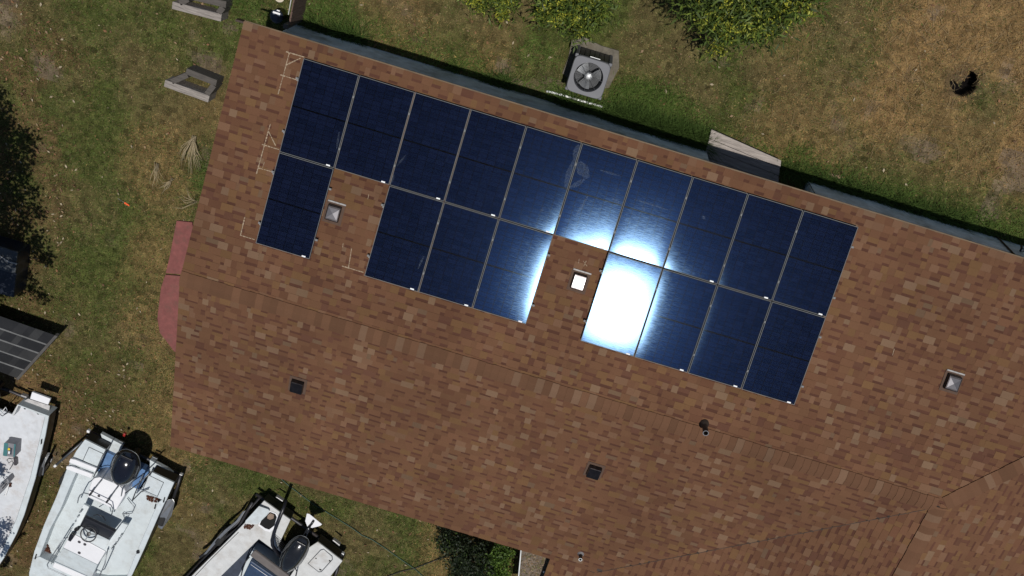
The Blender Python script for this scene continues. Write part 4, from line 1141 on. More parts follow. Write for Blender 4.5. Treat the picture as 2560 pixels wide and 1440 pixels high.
tree('flowering_tree', 'broad green tree with yellow-green blossoms beside the lawn', 'tree', (f1.x, f1.y), [Bl(1775, 3, 2.6, 0.44, 0.46, 0.41), Bl(1830, 50, 2.3, 0.40, 0.37, 0.41), Bl(1915, 28, 2.6, 0.44, 0.42, 0.45), Bl(1975, -7, 2.7, 0.40, 0.44, 0.41), Bl(1840, -72, 3.1, 0.75, 0.57, 0.54), Bl(1950, -122, 3.2, 0.75, 0.62, 0.54), Bl(1720, -32, 2.4, 0.26, 0.33, 0.27), Bl(1800, 110, 1.7, 0.14, 0.23, 0.27), Bl(1885, 80, 2.1, 0.21, 0.19, 0.27), Bl(1760, -132, 3.0, 0.62, 0.62, 0.54), Bl(1985, -62, 2.9, 0.44, 0.44, 0.45)], 13500, .17, .018, blossom=7000, trunk_r=.08)
f2 = G(1430, -60, 0)
tree('flowering_shrub', 'green shrub with yellow-green blossoms above the air conditioner', 'shrub', (f2.x, f2.y), [Bl(1400, 20, 1.1, .30, .30, .3), Bl(1455, 32, 1.0, .30, .26, .3), Bl(1492, 8, 1.2, .22, .3, .28), Bl(1365, 34, .9, .16, .14, .2), Bl(1430, -40, 1.3, .5, .4, .4), Bl(1450, 70, .7, .15, .14, .2)], 5200, .15, .017, blossom=2600, trunk_r=.04)
f3 = G(1240, -50, 0)
tree('small_shrub', 'small sparse green shrub nearest the fence', 'shrub', (f3.x, f3.y), [Bl(1200, -2, .9, .2, .2, .22), Bl(1262, -6, 1.0, .2, .18, .22), Bl(1240, -45, 1.2, .4, .3, .3), Bl(1255, 34, .6, .1, .07, .14)], 1500, .14, .016, blossom=300, trunk_r=.03)
f4 = G(1180, 1385, 0)
SHADE_GREENS = [(0.018, 0.028, 0.013), (0.026, 0.040, 0.016), (0.038, 0.056, 0.020), (0.06, 0.10, 0.020)]  # leaf colours darkened, with the shrub's own shade painted into them
tree('eave_shrub', 'dark bushy shrub growing under the eave beside the garden hose', 'shrub', (f4.x, f4.y), [Bl(1140, 1375, .75, .42, .35, .4), Bl(1190, 1405, .8, .5, .42, .45), Bl(1120, 1350, .6, .3, .22, .3), Bl(1180, 1440, .7, .5, .4, .4), Bl(1165, 1490, .7, .5, .4, .4), Bl(1205, 1378, .6, .2, .25, .3)], 9000, .07, .020, pal=SHADE_GREENS, wts=(.4, .35, .18, .07), trunk_r=.03)
f5 = G(1255, 1410, 0)
tree('bright_shrub', 'bright green leafy bush between the dark shrub and the porch canopy', 'shrub', (f5.x, f5.y), [Bl(1250, 1385, .95, .22, .26, .22), Bl(1252, 1425, .9, .24, .3, .22), Bl(1240, 1450, .9, .25, .3, .22), Bl(1272, 1372, .8, .16, .16, .2)], 3400, .065, .020, pal=[(0.075, 0.135, 0.020), (0.12, 0.20, 0.028), (0.05, 0.09, 0.016)], wts=(.4, .35, .25), trunk_r=.015)
# the tree whose shade falls over the west lawn stands outside the picture
shade = []
def Sh(px, py, z, r):
    g = G(px, py, 0); q = g + SUN * (z / SUN.z); shade.append(((q.x, q.y, q.z), (r, r, r * .55)))
for a in ((-40, 215, 3.6, .35), (-15, 270, 3.4, .42), (10, 335, 3.5, .42), (-30, 400, 4, .55), (50, 390, 3.4, .38), (75, 345, 3.2, .22), (30, 430, 3.6, .35), (-20, 470, 4, .55), (25, 520, 3.8, .50), (60, 590, 3.4, .42), (100, 628, 3.2, .22), (20, 620, 4, .55), (-10, 680, 3.8, .6), (60, 700, 3.4, .35), (105, 742, 3.2, .14), (85, 480, 3.2, .16), (118, 650, 3.2, .12), (95, 525, 3.2, .14), (-60, 560, 4.4, .9), (-60, 320, 4.4, .8), (-70, 720, 4.2, .7)):
    Sh(*a)
tree('shade_tree', 'leafy tree shading the west lawn beside the dark chest', 'tree', (-8.6, -1.5), shade, 17000, .10, .034, trunk_r=.16)
shade = []
for a in ((5, 1145, 3.3, .22), (-20, 1160, 3.4, .3), (10, 1300, 3.3, .2), (35, 1290, 3.2, .14), (20, 1330, 3.2, .16), (-15, 1385, 3.3, .3), (8, 1395, 3.2, .16), (45, 1335, 3.1, .06), (-60, 1230, 3.6, .5)):
    Sh(*a)
tree('shade_tree', 'leafy tree dappling the deck of the old boat', 'tree', (-7.6, -10.6), shade, 4600, .10, .035, trunk_r=.12)

# ------------------------------------------------------------------ shed roof and dark chest on the west side
shed = thing('shed', 'low shed with black roofing and grey trim at the lawn edge', 'shed', G(40, 860, 0)); o3 = Vector(shed.location)
SZ = 0.50
ea, eb = G(-260, 700, SZ + .1), G(137, 838, SZ + .1); ra = G(42, 944, SZ - .22); rb = ra + (ea - eb)
n_c = 5
b = MB()
for k in range(n_c):
    A0, B0 = ea.lerp(rb, k / n_c), eb.lerp(ra, k / n_c); A1, B1 = ea.lerp(rb, (k + 1) / n_c), eb.lerp(ra, (k + 1) / n_c)
    u = 1.0
    while u > 0.02:
        wd = rnd.uniform(.035, .075); u0 = max(u - wd, 0); lt = rnd.random()
        c = [(0.014, .014, .015), (.020, .020, .021), (.030, .030, .030)][0 if lt < .5 else 1 if lt < .82 else 2]
        h = .012 if lt > .5 else .006
        p0, p1, p2, p3 = A0.lerp(B0, u0) - o3, A0.lerp(B0, u) - o3, A1.lerp(B1, u) - o3, A1.lerp(B1, u0) - o3
        up = Vector((0, 0, 1))
        q = MB(); q.face([p0, p1, p2 + up * h, p3 + up * h][::-1], c); e0, e1 = p0.lerp(p3, .13) + up * (h * .13 + .004), p1.lerp(p2, .13) + up * (h * .13 + .004); q.face([p0 + up * .004, p1 + up * .004, e1, e0][::-1], (.15, .15, .148)) if k else None; q.face([p3 + up * h, p2 + up * h, p2 - up * .02, p3 - up * .02][::-1], (.10, .10, .10)); q.face([p1, p1 - up * .01, p2 - up * .02, p2 + up * h], c)
        q.build('roof_shingle', 'shedroof', shed)
        u = u0
b = MB()
dd = (ra - eb).normalized(); mid = (ra + eb) / 2 - o3; xx = (eb - ea).normalized()
b.box(mid + xx * .035 - Vector((0, 0, .02)), ((ra - eb).length / 2 + .03, .035, .05), (dd, xx, dd.cross(xx).normalized())); b.build('trim_board', 'shedtrim', shed)
b = MB(); ins = 0.25
w_ = [ea + (ra - eb) * .62 - o3, eb - xx * ins + (ra - eb) * .62 - o3, ra - xx * ins - (ra - eb) * .1 - o3, rb - (ra - eb) * .1 - o3]
b.prism([Vector((q.x, q.y, SZ - .26)) for q in w_], 0.0); b.build('wall', 'shedtrim', shed)
ch = thing('dark_chest', 'dark tarp-covered chest in the tree shade at the lawn edge', 'chest', G(10, 690, 0)); o3 = Vector(ch.location)
b = MB(); b.prism([G(*q, .55) - o3 for q in ((-60, 600), (46, 632), (34, 745), (-75, 715))], 0); b.build('body', 'darkblue', ch, bevel=.03)
b = MB(); b.prism([G(*q, .60) - o3 for q in ((-62, 598), (44, 630), (38, 685), (-70, 655))], .552); b.build('lid', mat('grey_lid', (.05, .055, .06), .3, var=.5, scale=4), ch, bevel=.015)
b = MB(); b.tube([G(0, 640, .62) - o3, G(22, 655, .66) - o3, G(43, 660, .62) - o3], .012, 6); b.build('strap', 'galv', ch)

# ------------------------------------------------------------------ boats
def PX(pts, z): return [G(x, y, z) for x, y in pts]
def arc_pts(pts, z): return [G(q[0], q[1], q[2] if len(q) > 2 else z) for q in pts]
class Boat:
    def __init__(s, label, px, name='boat'):
        q = G(*px, 0); s.o = Vector((q.x, q.y, 0)); s.r = thing(name, label, 'boat' if name != 'boat_trailer' else 'trailer', s.o, group=None)
    def prism(s, name, pts, z1, z0, m, parent=None, bevel=0.012, inset=0.0, segs=2):
        b = MB(); b.prism([q - s.o for q in PX(pts, z1)], z0, inset=inset); return b.build(name, m, parent or s.r, bevel=bevel, segs=segs)
    def slab(s, name, pts3, th, m, parent=None, bevel=0.008):
        """sloping slab: pts3 with own heights"""
        top = [G(*q) - s.o for q in pts3]; b = MB()
        n = (top[1] - top[0]).cross(top[2] - top[0]).normalized(); n = n if n.z > 0 else -n
        area = sum(a.x * c.y - c.x * a.y for a, c in zip(top, top[1:] + top[:1]))
        if area < 0: top.reverse()
        bot = [p - n * th for p in top]; k = len(top); n0 = len(b.v); b.v += [tuple(p) for p in top + bot]
        b.f.append(tuple(range(n0, n0 + k))); b.f.append(tuple(range(n0 + 2 * k - 1, n0 + k - 1, -1))); b.c += [None, None]
        for i in range(k):
            j = (i + 1) % k; b.f.append((n0 + i, n0 + k + i, n0 + k + j, n0 + j)); b.c.append(None)
        return b.build(name, m, parent or s.r, bevel=bevel)
    def tube(s, name, pts, r, m, parent=None, k=7, **kw):
        b = MB(); b.tube([G(*q) - s.o for q in pts], r, k, **kw); return b.build(name, m, parent or s.r, smooth=True)
    def disc(s, name, px, z, rad, h, m, parent=None):
        b = MB(); b.lathe(G(px[0], px[1], z) - s.o, [(rad, -h), (rad, 0), (rad * .7, .003), (0, .003)], 16); return b.build(name, m, parent or s.r)
    def hull(s, pts, z1, z0, m, inset=.2):
        b = MB(); b.prism([q - s.o for q in PX(pts, z1)], z0, inset=inset); return b.build('hull', m, s.r, bevel=.02)
    def litter(s, poly, z, n, lab):
        P = PX(poly, z); c = sum(P, Vector()) / len(P); r_ = np.random.default_rng(n)
        xs = [p.x for p in P]; ys = [p.y for p in P]; x = r_.uniform(min(xs), max(xs), n * 3); y = r_.uniform(min(ys), max(ys), n * 3)
        k = in_poly(x, y, [(p.x, p.y) for p in P]); x, y = x[k][:n], y[k][:n]; m = len(x)
        az = r_.uniform(0, 6.28, m); L = r_.uniform(.015, .035, m); W = L * .5
        u = np.stack([np.cos(az), np.sin(az), r_.uniform(-.4, .4, m)], -1); v = np.stack([-np.sin(az), np.cos(az), r_.uniform(-.4, .4, m)], -1)
        b0 = np.stack([x, y, z + r_.uniform(.012, .03, m)], -1)
        V = np.stack([b0 - u * L[:, None], b0 + v * W[:, None], b0 + u * L[:, None], b0 - v * W[:, None]], 1).reshape(-1, 3)
        cc = np.array([[.07, .025, .015], [.05, .018, .012], [.11, .045, .025]])[r_.integers(0, 3, m)]
        link('leaf_litter', np_mesh('leaf_litter', V, np.arange(m * 4).reshape(-1, 4), cc), 'litter', kind='stuff', label=lab, category='leaves')

def outboard(bt, aft, fwd, zc, halfw, height, m, stripe=None, tiltdeg=0.0, lower=None):
    """engine head: a rounded, tapered cowl on a leg"""
    A = G(*aft, zc) - bt.o; B = G(*fwd, zc) - bt.o; d = (B - A); L = d.length; d.normalize()
    side = Vector((-d.y, d.x, 0)); up = d.cross(side); up = up if up.z > 0 else -up
    if tiltdeg:
        R = Matrix.Rotation(math.radians(tiltdeg), 3, side); d = R @ d; up = R @ up
    ctr = (A + B) / 2
    root = MB(); n0 = len(root.v); rows, cols = 15, 22
    for i in range(rows):
        ph = -math.pi / 2 + math.pi * i / (rows - 1)
        cz = math.sin(ph); cr = max(0.0, math.cos(ph)) ** 0.55
        hz = cz * height * (1.0 if cz > 0 else 0.75)
        for j in range(cols):
            t = 2 * math.pi * j / cols
            cu, su = math.cos(t), math.sin(t)
            cu = math.copysign(abs(cu) ** .80, cu); su = math.copysign(abs(su) ** .72, su)
            wv = halfw * (1 - 0.40 * max(0, cu) ** 2 - 0.16 * max(0, -cu) ** 2) * (1 - 0.22 * max(0, cz)) 
            p = ctr + d * (cu * L / 2 * cr * (1 - .20 * max(0, cz))) + side * (su * wv * cr) + up * hz
            root.v.append(tuple(p))
    root.grid_faces(n0, rows, cols, True)
    o = root.build('outboard_motor', m, bt.r, smooth=True)
    seam = MB(); pts = []
    for j in range(cols + 1):
        t = 2 * math.pi * j / cols; cu, su = math.cos(t), math.sin(t)
        cu = math.copysign(abs(cu) ** .80, cu); su = math.copysign(abs(su) ** .72, su)
        wv = halfw * (1 - 0.40 * max(0, cu) ** 2 - 0.16 * max(0, -cu) ** 2)
        pts.append(ctr + d * (cu * (L / 2 + .004)) + side * (su * (wv + .004)) - up * .02)
    seam.tube(pts, .008, 5, caps=False); seam.build('cowl_trim', 'gunmetal', o, smooth=True)
    dec = MB()      # raised panel lines on the cowl
    for sg in (-1, 1):
        dec.tube([ctr + d * (L * .30) + side * (sg * halfw * .30) + up * height * .80, ctr + side * (sg * halfw * .42) + up * height * .92, ctr - d * (L * .32) + side * (sg * halfw * .36) + up * height * .74], .006, 5)
    dec.build('cowl_crease', 'gunmetal', o, smooth=True)
    dec = MB(); p_ = ctr - d * (L * .40) + up * height * .62
    dec.box(p_, (.035, halfw * .42, .02), (d, side, up)); dec.build('air_intake', 'black_vinyl', o, bevel=.008)
    leg = MB(); a0 = ctr - up * height * .55
    if lower is None:
        leg.tube([a0, Vector((a0.x, a0.y, .28)) - d * .1], .12, 8, taper=.07); leg.build('motor_leg', 'black_metal', o)
    return o

# ---- centre console boat
b2 = Boat('pale blue-white centre console boat with black outboard and steering wheel', (260, 1300))
ZG, ZF = .80, .50
Lo = [(212, 1099), (190, 1128), (167, 1173), (143, 1237), (110, 1313), (86, 1378), (73, 1432), (72, 1478), (84, 1522), (112, 1565), (150, 1590)]
Ro = [(435, 1207), (397, 1288), (360, 1373), (330, 1438), (296, 1502), (254, 1556), (208, 1590)]
outline = [(264, 1125), (243, 1176), (350, 1224), (380, 1181)] + Ro + [(178, 1600)] + Lo[::-1]
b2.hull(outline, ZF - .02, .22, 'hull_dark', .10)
b2.prism('cockpit_floor', outline, ZF, ZF - .04, 'gel', bevel=0)
b2.prism('gunwale', [(176, 1158), (167, 1173), (143, 1237), (110, 1313), (86, 1378), (81, 1396), (99, 1391), (124, 1325), (152, 1272), (170, 1228), (191, 1180), (186, 1160)], ZG, .30, 'gel')
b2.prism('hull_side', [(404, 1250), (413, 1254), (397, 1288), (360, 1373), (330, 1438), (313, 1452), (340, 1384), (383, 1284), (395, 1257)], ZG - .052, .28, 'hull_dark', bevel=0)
b2.prism('gunwale', [(404, 1250), (413, 1254), (397, 1288), (360, 1373), (330, 1438), (313, 1452), (340, 1384), (383, 1284), (395, 1257)], ZG, ZG - .05, 'gel')
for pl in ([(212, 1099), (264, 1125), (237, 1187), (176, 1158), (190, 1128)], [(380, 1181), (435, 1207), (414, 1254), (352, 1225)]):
    b2.prism('hull_side', pl, ZG - .062, .40, 'hull_dark', bevel=0); b2.prism('aft_deck', pl, ZG, ZG - .06, 'gel')  # dark lower prisms hold the shaded zone below the aft decks
b2.prism('bow_deck', [(98, 1392), (215, 1447), (258, 1455), (312, 1454), (296, 1502), (254, 1556), (208, 1590), (178, 1600), (150, 1590), (112, 1565), (84, 1522), (72, 1478), (73, 1432), (82, 1396)], ZG - .02, .30, 'gel')
b2.prism('hatch_seam', [(222, 1117), (259, 1134), (243, 1170), (206, 1152)], ZG + .006, ZG, 'gunmetal', bevel=0); b2.prism('hatch_seam', [(371, 1187), (410, 1206), (394, 1242), (356, 1225)], ZG + .006, ZG, 'gunmetal', bevel=0)
b2.prism('hatch', [(223, 1119), (257, 1135), (242, 1168), (208, 1151)], ZG + .014, ZG + .007, 'gel', bevel=.003)
b2.prism('hatch', [(372, 1189), (408, 1207), (393, 1240), (358, 1224)], ZG + .014, ZG + .007, 'gel', bevel=.003)
b2.prism('swim_platform', [(251, 1084), (306, 1113), (298, 1140), (262, 1122)], .42, .30, 'gel'); b2.prism('swim_platform', [(374, 1150), (432, 1182), (434, 1206), (374, 1178)], .42, .30, 'gel')
b2.prism('splash_well', [(262, 1128), (372, 1180), (346, 1224), (243, 1178)], .52, .3, 'blue_well', bevel=0)
b2.prism('folding_step', [(176, 1147), (186, 1149), (244, 1172), (240, 1180), (172, 1156)], ZG + .10, ZG + .05, 'cushion', bevel=.01); b2.prism('folding_step', [(166, 1166), (178, 1166), (232, 1186), (228, 1196), (165, 1173)], ZG + .08, ZG + .03, 'cushion', bevel=.01)
seat = b2.prism('cooler_seat', [(224, 1216), (229, 1202), (237, 1194), (248, 1192), (296, 1211), (308, 1219), (313, 1229), (311, 1240), (290, 1276), (218, 1242)], .96, ZF, 'cushion', bevel=.03, segs=3)
b2.disc('latch', (247, 1240), .965, .035, .004, 'gauge', seat)
b2.tube('grab_rail', [(194, 1257, .75), (196, 1246, 1.0), (200, 1238, 1.1), (210, 1232, 1.12), (222, 1235, 1.12), (266, 1256, 1.12), (277, 1262, 1.1), (283, 1273, 1.0), (277, 1293, .75)], .014, 'steel')
b2.tube('grab_rail', [(232, 1198, 1.0), (236, 1194, 1.06), (250, 1192, 1.08), (297, 1212, 1.08), (306, 1220, 1.05), (303, 1240, .98)], .012, 'steel')
for P_ in ([(265, 1125, .95), (248, 1160, 1.0), (234, 1193, 1.0)], [(255, 1199, 1.10), (238, 1220, 1.12), (224, 1238, 1.12)], [(297, 1214, 1.10), (282, 1234, 1.12), (266, 1256, 1.12)], [(384, 1174, 1.0), (350, 1206, 1.0), (313, 1233, 1.05)], [(358, 1184, .95), (345, 1215, .95), (331, 1250, .9)], [(330, 1252, .85), (352, 1230, .9), (372, 1222, .9)]):
    b2.tube('rod_holder_tube', P_, .015, 'gunmetal')
for q in ((224, 1238), (266, 1256)): b2.tube('grip', [(q[0], q[1], 1.12), (q[0] + 8, q[1] - 11, 1.13)], .026, 'black_vinyl')
b2.tube('folded_bracket', [(318, 1245, .56), (336, 1268, .6), (330, 1283, .6), (312, 1284, .56)], .011, 'steel'); b2.tube('folded_bracket', [(308, 1281, .55), (322, 1290, .56), (314, 1301, .55), (306, 1283, .55)], .010, 'steel')
con = b2.prism('console', [(177, 1332), (264, 1379), (244, 1412), (157, 1369)], 1.12, ZF, 'dash', bevel=.02)
b2.slab('console_front', [(157, 1371, 1.11), (243, 1413, 1.11), (228, 1446, .86), (134, 1406, .86)], .12, 'gel', con)
b2.prism('front_seat', [(137, 1404), (230, 1445), (222, 1460), (130, 1418)], .82, ZF, 'cushion', con, bevel=.02)
b2.slab('console_side', [(209, 1260, .82), (223, 1267, .82), (194, 1326, 1.05), (177, 1332, 1.10), (180, 1320, 1.05)], .10, 'gel', con)
b2.slab('console_side', [(305, 1307, .82), (320, 1312, .82), (300, 1346, .95), (265, 1380, 1.10), (262, 1372, 1.08), (277, 1346, .98)], .10, 'gel', con)
b2.slab('dash_panel', [(190, 1310, .95), (278, 1352, .95), (263, 1378, 1.10), (177, 1332, 1.10)], .05, 'gel', con)
b2.slab('helm_seat', [(210, 1293, 1.02), (288, 1330, 1.02), (268, 1352, .93), (198, 1316, .93)], .10, 'black_vinyl', None, bevel=.03)
b2.tube('seat_back_hoop', [(234, 1289, .9), (243, 1286, .98), (258, 1292, .98), (264, 1301, .9)], .012, 'black_metal')
q = G(221, 1336, 1.16) - b2.o; fw = (G(221, 1336, 1.16) - G(240, 1295, 1.16)).normalized(); sdv = Vector((-fw.y, fw.x, 0)); nrm = (Vector((0, 0, 1)) - fw * .35).normalized(); fwd_ = sdv.cross(nrm)
wh = MB(); wh.torus(q, .185, .016, (sdv, fwd_, nrm), 28, 8); wo = wh.build('steering_wheel', 'black_vinyl', b2.r, smooth=True)
wh = MB()
for t in (90, 210, 330): a = math.radians(t); wh.tube([q - nrm * .03, q + (sdv * math.cos(a) + fwd_ * math.sin(a)) * .18], .012, 6)
wh.build('spoke', 'gunmetal', wo); wh = MB(); wh.lathe(q - nrm * .04, [(0.05, 0), (.05, .03), (0, .035)], 14, (sdv, fwd_, nrm)); wh.build('wheel_hub', 'black_metal', wo)
for px in ((198, 1355), (212, 1361), (198, 1382)): b2.disc('gauge', px, 1.125, .040, .004, 'gauge', con)
b2.prism('throttle', [(174, 1337), (182, 1336), (184, 1343), (176, 1355), (169, 1351)], 1.24, 1.12, 'black_vinyl', con, bevel=.012); b2.prism('cup_holder', [(184, 1323), (194, 1319), (196, 1327), (187, 1331)], 1.10, .95, 'black_metal', None)
for k in range(5):
    b2.disc('rod_holder', (200 - k * 5.5, 1281 + k * 11), 1.0, .022, .12, 'steel'); b2.disc('rod_holder', (302 - k * 5.5, 1340 + k * 8), 1.0, .022, .12, 'steel')
b2.tube('console_rail', [(170, 1343, 1.10), (158, 1347, 1.18), (130, 1391, 1.2), (118, 1412, 1.2), (121, 1420, 1.2), (167, 1441, 1.2), (228, 1470, 1.2), (238, 1464, 1.2), (262, 1410, 1.2), (270, 1370, 1.12)], .014, 'steel')
b2.tube('console_rail', [(160, 1352, 1.05), (140, 1385, 1.02), (128, 1410, .85)], .011, 'steel')
for px in ((389, 1381), (387, 1266), (88, 1392), (409, 1250)): b2.prism('cleat', [(px[0] - 2.5, px[1] + 6), (px[0] + 1, px[1] - 6), (px[0] + 3.5, px[1] - 5), (px[0] + .5, px[1] + 7)], ZG + .03, ZG, 'black_metal', bevel=.004) if px[0] != 389 else b2.prism('cleat', [(340, 1378), (346, 1377), (348, 1384), (341, 1385)], ZG + .05, ZG, 'black_metal', bevel=.006)
outboard(b2, (328, 1128), (295, 1212), .98, .345, .27, 'cowl')
b2.litter([(118, 1356), (124, 1370), (130, 1390), (99, 1392)], ZF, 260, 'brown leaf litter in the bow corner of the console boat'); b2.litter([(366, 1237), (402, 1247), (398, 1256), (370, 1250)], ZF, 130, 'dark brown leaf litter below the stern hatch of the console boat')
def trailer(bt, beam, rails, fenders, lab, caps_=()):
    q = bt.o; t = Boat(lab, (0, 0), 'boat_trailer'); t.r.location = q; t.o = q.copy()
    t.tube('rear_beam', beam, .045, 'trailer', k=6)
    for rl in rails: t.tube('frame_rail', rl, .04, 'trailer', k=6)
    for pts, wheel, ax in fenders:
        f = t.slab('fender', pts, .02, 'alu', bevel=.01)
        c = G(*wheel, .27) - q; d = (G(*ax[1], .27) - G(*ax[0], .27)).normalized(); s_ = Vector((-d.y, d.x, 0))
        wb = MB(); wb.lathe(c - s_ * .08, [(.12, 0), (.24, 0), (.265, .03), (.265, .13), (.24, .16), (.12, .16)], 20, (d, Vector((0, 0, 1)), s_)); w_ = wb.build('wheel', 'rubber', t.r, smooth=False)
        wb = MB(); wb.lathe(c - s_ * .085, [(0, 0), (.12, 0), (.13, .02), (.13, .15), (.12, .17), (0, .17)], 14, (d, Vector((0, 0, 1)), s_)); wb.build('rim', 'galv', w_)
    for px, z in caps_:
        bb = MB(); bb.box(G(px[0], px[1], z) - q, (.035, .035, .045)); bb.build('end_cap', 'sticker', t.r, bevel=.01)
    return t
t2 = trailer(b2, [(224, 1078, .32), (340, 1133, .32), (452, 1187, .32)], [[(235, 1090, .25), (170, 1230, .25), (110, 1400, .25), (140, 1560, .25)], [(440, 1190, .28), (400, 1270, .28), (340, 1400, .28), (190, 1600, .25)], [(452, 1188, .40), (444, 1215, .40), (432, 1250, .42)]],
    [([(432, 1247, .50), (436, 1256, .52), (428, 1290, .52), (404, 1324, .45), (394, 1318, .45), (400, 1290, .52), (418, 1250, .52)], (412, 1290), ((425, 1260), (400, 1320))), ([(166, 1176, .5), (174, 1172, .52), (182, 1168, .5), (168, 1205, .5), (160, 1210, .45), (156, 1200, .45)], (168, 1190), ((180, 1170), (160, 1210)))],
    'black boat trailer under the centre console boat', (((222, 1077), .36), ((453, 1187), .36)))
t2.tube('guide_pole', [(207, 1104, .42), (170, 1136, .46), (141, 1162, .48)], .030, 'gunmetal'); t2.tube('guide_cap', [(141, 1162, .48), (136, 1166, .48)], .036, 'sticker')
t2.prism('tail_light', [(308, 1083), (314, 1086), (311, 1093), (306, 1090)], .36, .28, 'redlight'); t2.prism('licence_bracket', [(296, 1101), (312, 1108), (310, 1112), (294, 1105)], .36, .30, 'gunmetal'); t2.prism('licence_bracket', [(380, 1141), (394, 1147), (392, 1151), (378, 1145)], .36, .30, 'gunmetal')

# ---- flat boat with tilted outboard
b3 = Boat('white flats boat with dark blue seat, open hatch and tilted outboard', (640, 1400))
ZG3 = .62
out3 = [(660, 1252), (726, 1300), (695, 1366), (750, 1401), (794, 1355), (856, 1403), (826, 1441), (770, 1505), (690, 1580), (560, 1600), (470, 1570), (430, 1530), (432, 1492), (487, 1432), (560, 1360), (612, 1307)]
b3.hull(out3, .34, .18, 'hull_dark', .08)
b3.prism('cockpit_floor', out3, .36, .32, 'navy_floor', bevel=0)
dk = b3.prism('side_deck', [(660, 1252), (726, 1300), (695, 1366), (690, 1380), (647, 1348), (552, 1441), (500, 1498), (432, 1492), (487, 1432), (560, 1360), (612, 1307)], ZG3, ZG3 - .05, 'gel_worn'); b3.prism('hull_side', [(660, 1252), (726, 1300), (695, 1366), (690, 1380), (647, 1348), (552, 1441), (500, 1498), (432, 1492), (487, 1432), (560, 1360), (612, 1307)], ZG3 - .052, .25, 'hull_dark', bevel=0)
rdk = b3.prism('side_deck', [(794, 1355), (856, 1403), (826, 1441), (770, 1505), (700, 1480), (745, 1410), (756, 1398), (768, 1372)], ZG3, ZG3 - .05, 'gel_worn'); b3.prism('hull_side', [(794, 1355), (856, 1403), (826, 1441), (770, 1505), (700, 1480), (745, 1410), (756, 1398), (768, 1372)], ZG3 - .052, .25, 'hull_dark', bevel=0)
b3.prism('bow_deck', [(500, 1498), (600, 1460), (700, 1482), (770, 1505), (690, 1580), (560, 1600), (470, 1570), (430, 1530), (432, 1492)], ZG3 - .01, .25, 'gel_worn')
b3.prism('hatch_seam', [(801, 1374), (809, 1372), (831, 1390), (832, 1399), (804, 1430), (797, 1431), (769, 1409)], ZG3 + .006, ZG3, 'gunmetal', rdk, bevel=0)
b3.prism('hatch', [(802, 1376), (809, 1374), (829, 1391), (830, 1398), (803, 1428), (797, 1429), (771, 1409)], ZG3 + .012, ZG3 + .007, 'gel_worn', rdk, bevel=.003)
b3.disc('latch', (790, 1396), ZG3 + .018, .018, .004, 'black_metal', rdk)
for q in ((825, 1402), (801, 1424)): b3.prism('hinge', [(q[0] - 3, q[1] - 2), (q[0] + 3, q[1]), (q[0] + 2, q[1] + 3), (q[0] - 3, q[1] + 1)], ZG3 + .02, ZG3 + .012, 'black_metal', rdk, bevel=0)
b3.prism('hatch_rim', [(673, 1277), (690, 1283), (696, 1292), (690, 1318), (675, 1331), (662, 1327), (645, 1314), (650, 1300)], ZG3 + .02, ZG3, 'cushion', dk, bevel=.008)
b3.prism('hatch_opening', [(675, 1280), (688, 1285), (692, 1293), (686, 1314), (673, 1324), (663, 1321), (649, 1311), (653, 1302)], ZG3 + .023, ZG3 + .02, 'recess_dark', dk, bevel=0)  # black slab on the deck, painted as the shaded inside of the hatch
b3.prism('wood_bottom', [(669, 1288), (676, 1283), (685, 1287), (684, 1296), (675, 1300), (668, 1296)], ZG3 + .026, ZG3 + .0235, mat('hatch_wood', (.22, .16, .12), .9, var=.3), dk, bevel=0)
b3.slab('hatch_lid', [(647, 1266, .74), (670, 1274, .72), (674, 1278, .70), (668, 1288, .68), (645, 1310, .68), (640, 1311, .70), (612, 1307, .76), (614, 1302, .76)], .02, 'gel', dk)
b3.disc('latch', (633, 1288), .735, .016, .004, 'black_metal', dk)
b3.tube('deck_line', [(596, 1331, .64), (560, 1366, .64), (520, 1406, .64), (485, 1443, .64)], .006, 'black_metal'); b3.tube('rub_rail', [(612, 1307, .58), (560, 1360, .58), (487, 1432, .58)], .012, 'hull_dark')
b3.tube('folded_top_tube', [(716, 1250, .75), (706, 1278, .9), (694, 1308, .95), (685, 1331, .95), (680, 1350, .9), (681, 1363, .85), (693, 1384, .7), (700, 1392, .6)], .042, 'black_vinyl', k=9)
for k in range(5): b3.tube('control_cable', [(683 + 2 * k, 1334 + 6 * k, .66), (692 + k, 1345 + 5 * k, .70), (702, 1352 + 6 * k, .68), (716, 1366 + 5 * k, .6)], .007, 'black_metal')
b3.prism('seat_box', [(632, 1374), (720, 1428), (714, 1470), (600, 1470), (596, 1440)], .70, .36, 'gel', bevel=.015)
b3.slab('seat_back', [(632, 1380, .95), (637, 1378, .97), (722, 1441, .97), (716, 1452, .95), (706, 1450, .92), (625, 1390, .92)], .07, 'taupe', None, .02)
sc_ = b3.slab('seat_cushion', [(627, 1402, .84), (700, 1452, .84), (680, 1500, .82), (598, 1462, .82)], .10, 'navy', None, .025); b3.tube('piping', [(627, 1411, .86), (690, 1455, .86)], .007, 'cushion', sc_)
b3.tube('arm_frame', [(624, 1392, .8), (614, 1404, .9), (606, 1425, .85), (600, 1450, .7)], .014, 'black_metal'); b3.tube('arm_frame', [(738, 1420, .8), (742, 1428, .9), (735, 1460, .8)], .014, 'black_metal')
ob = outboard(b3, (762, 1343), (706, 1431), .80, .272, .21, 'cowl_grey', tiltdeg=0, lower=1)
b3.tube('motor_leg', [(752, 1360, .62), (762, 1340, .60), (769, 1326, .60), (777, 1310, .58)], .075, 'cowl_grey', ob, taper=.04)
b3.slab('stabiliser_fin', [(767, 1284, .62), (773, 1285, .62), (805, 1311, .62), (800, 1315, .62), (780, 1320, .60), (768, 1316, .60), (763, 1303, .60)], .015, 'cushion', ob, .004)
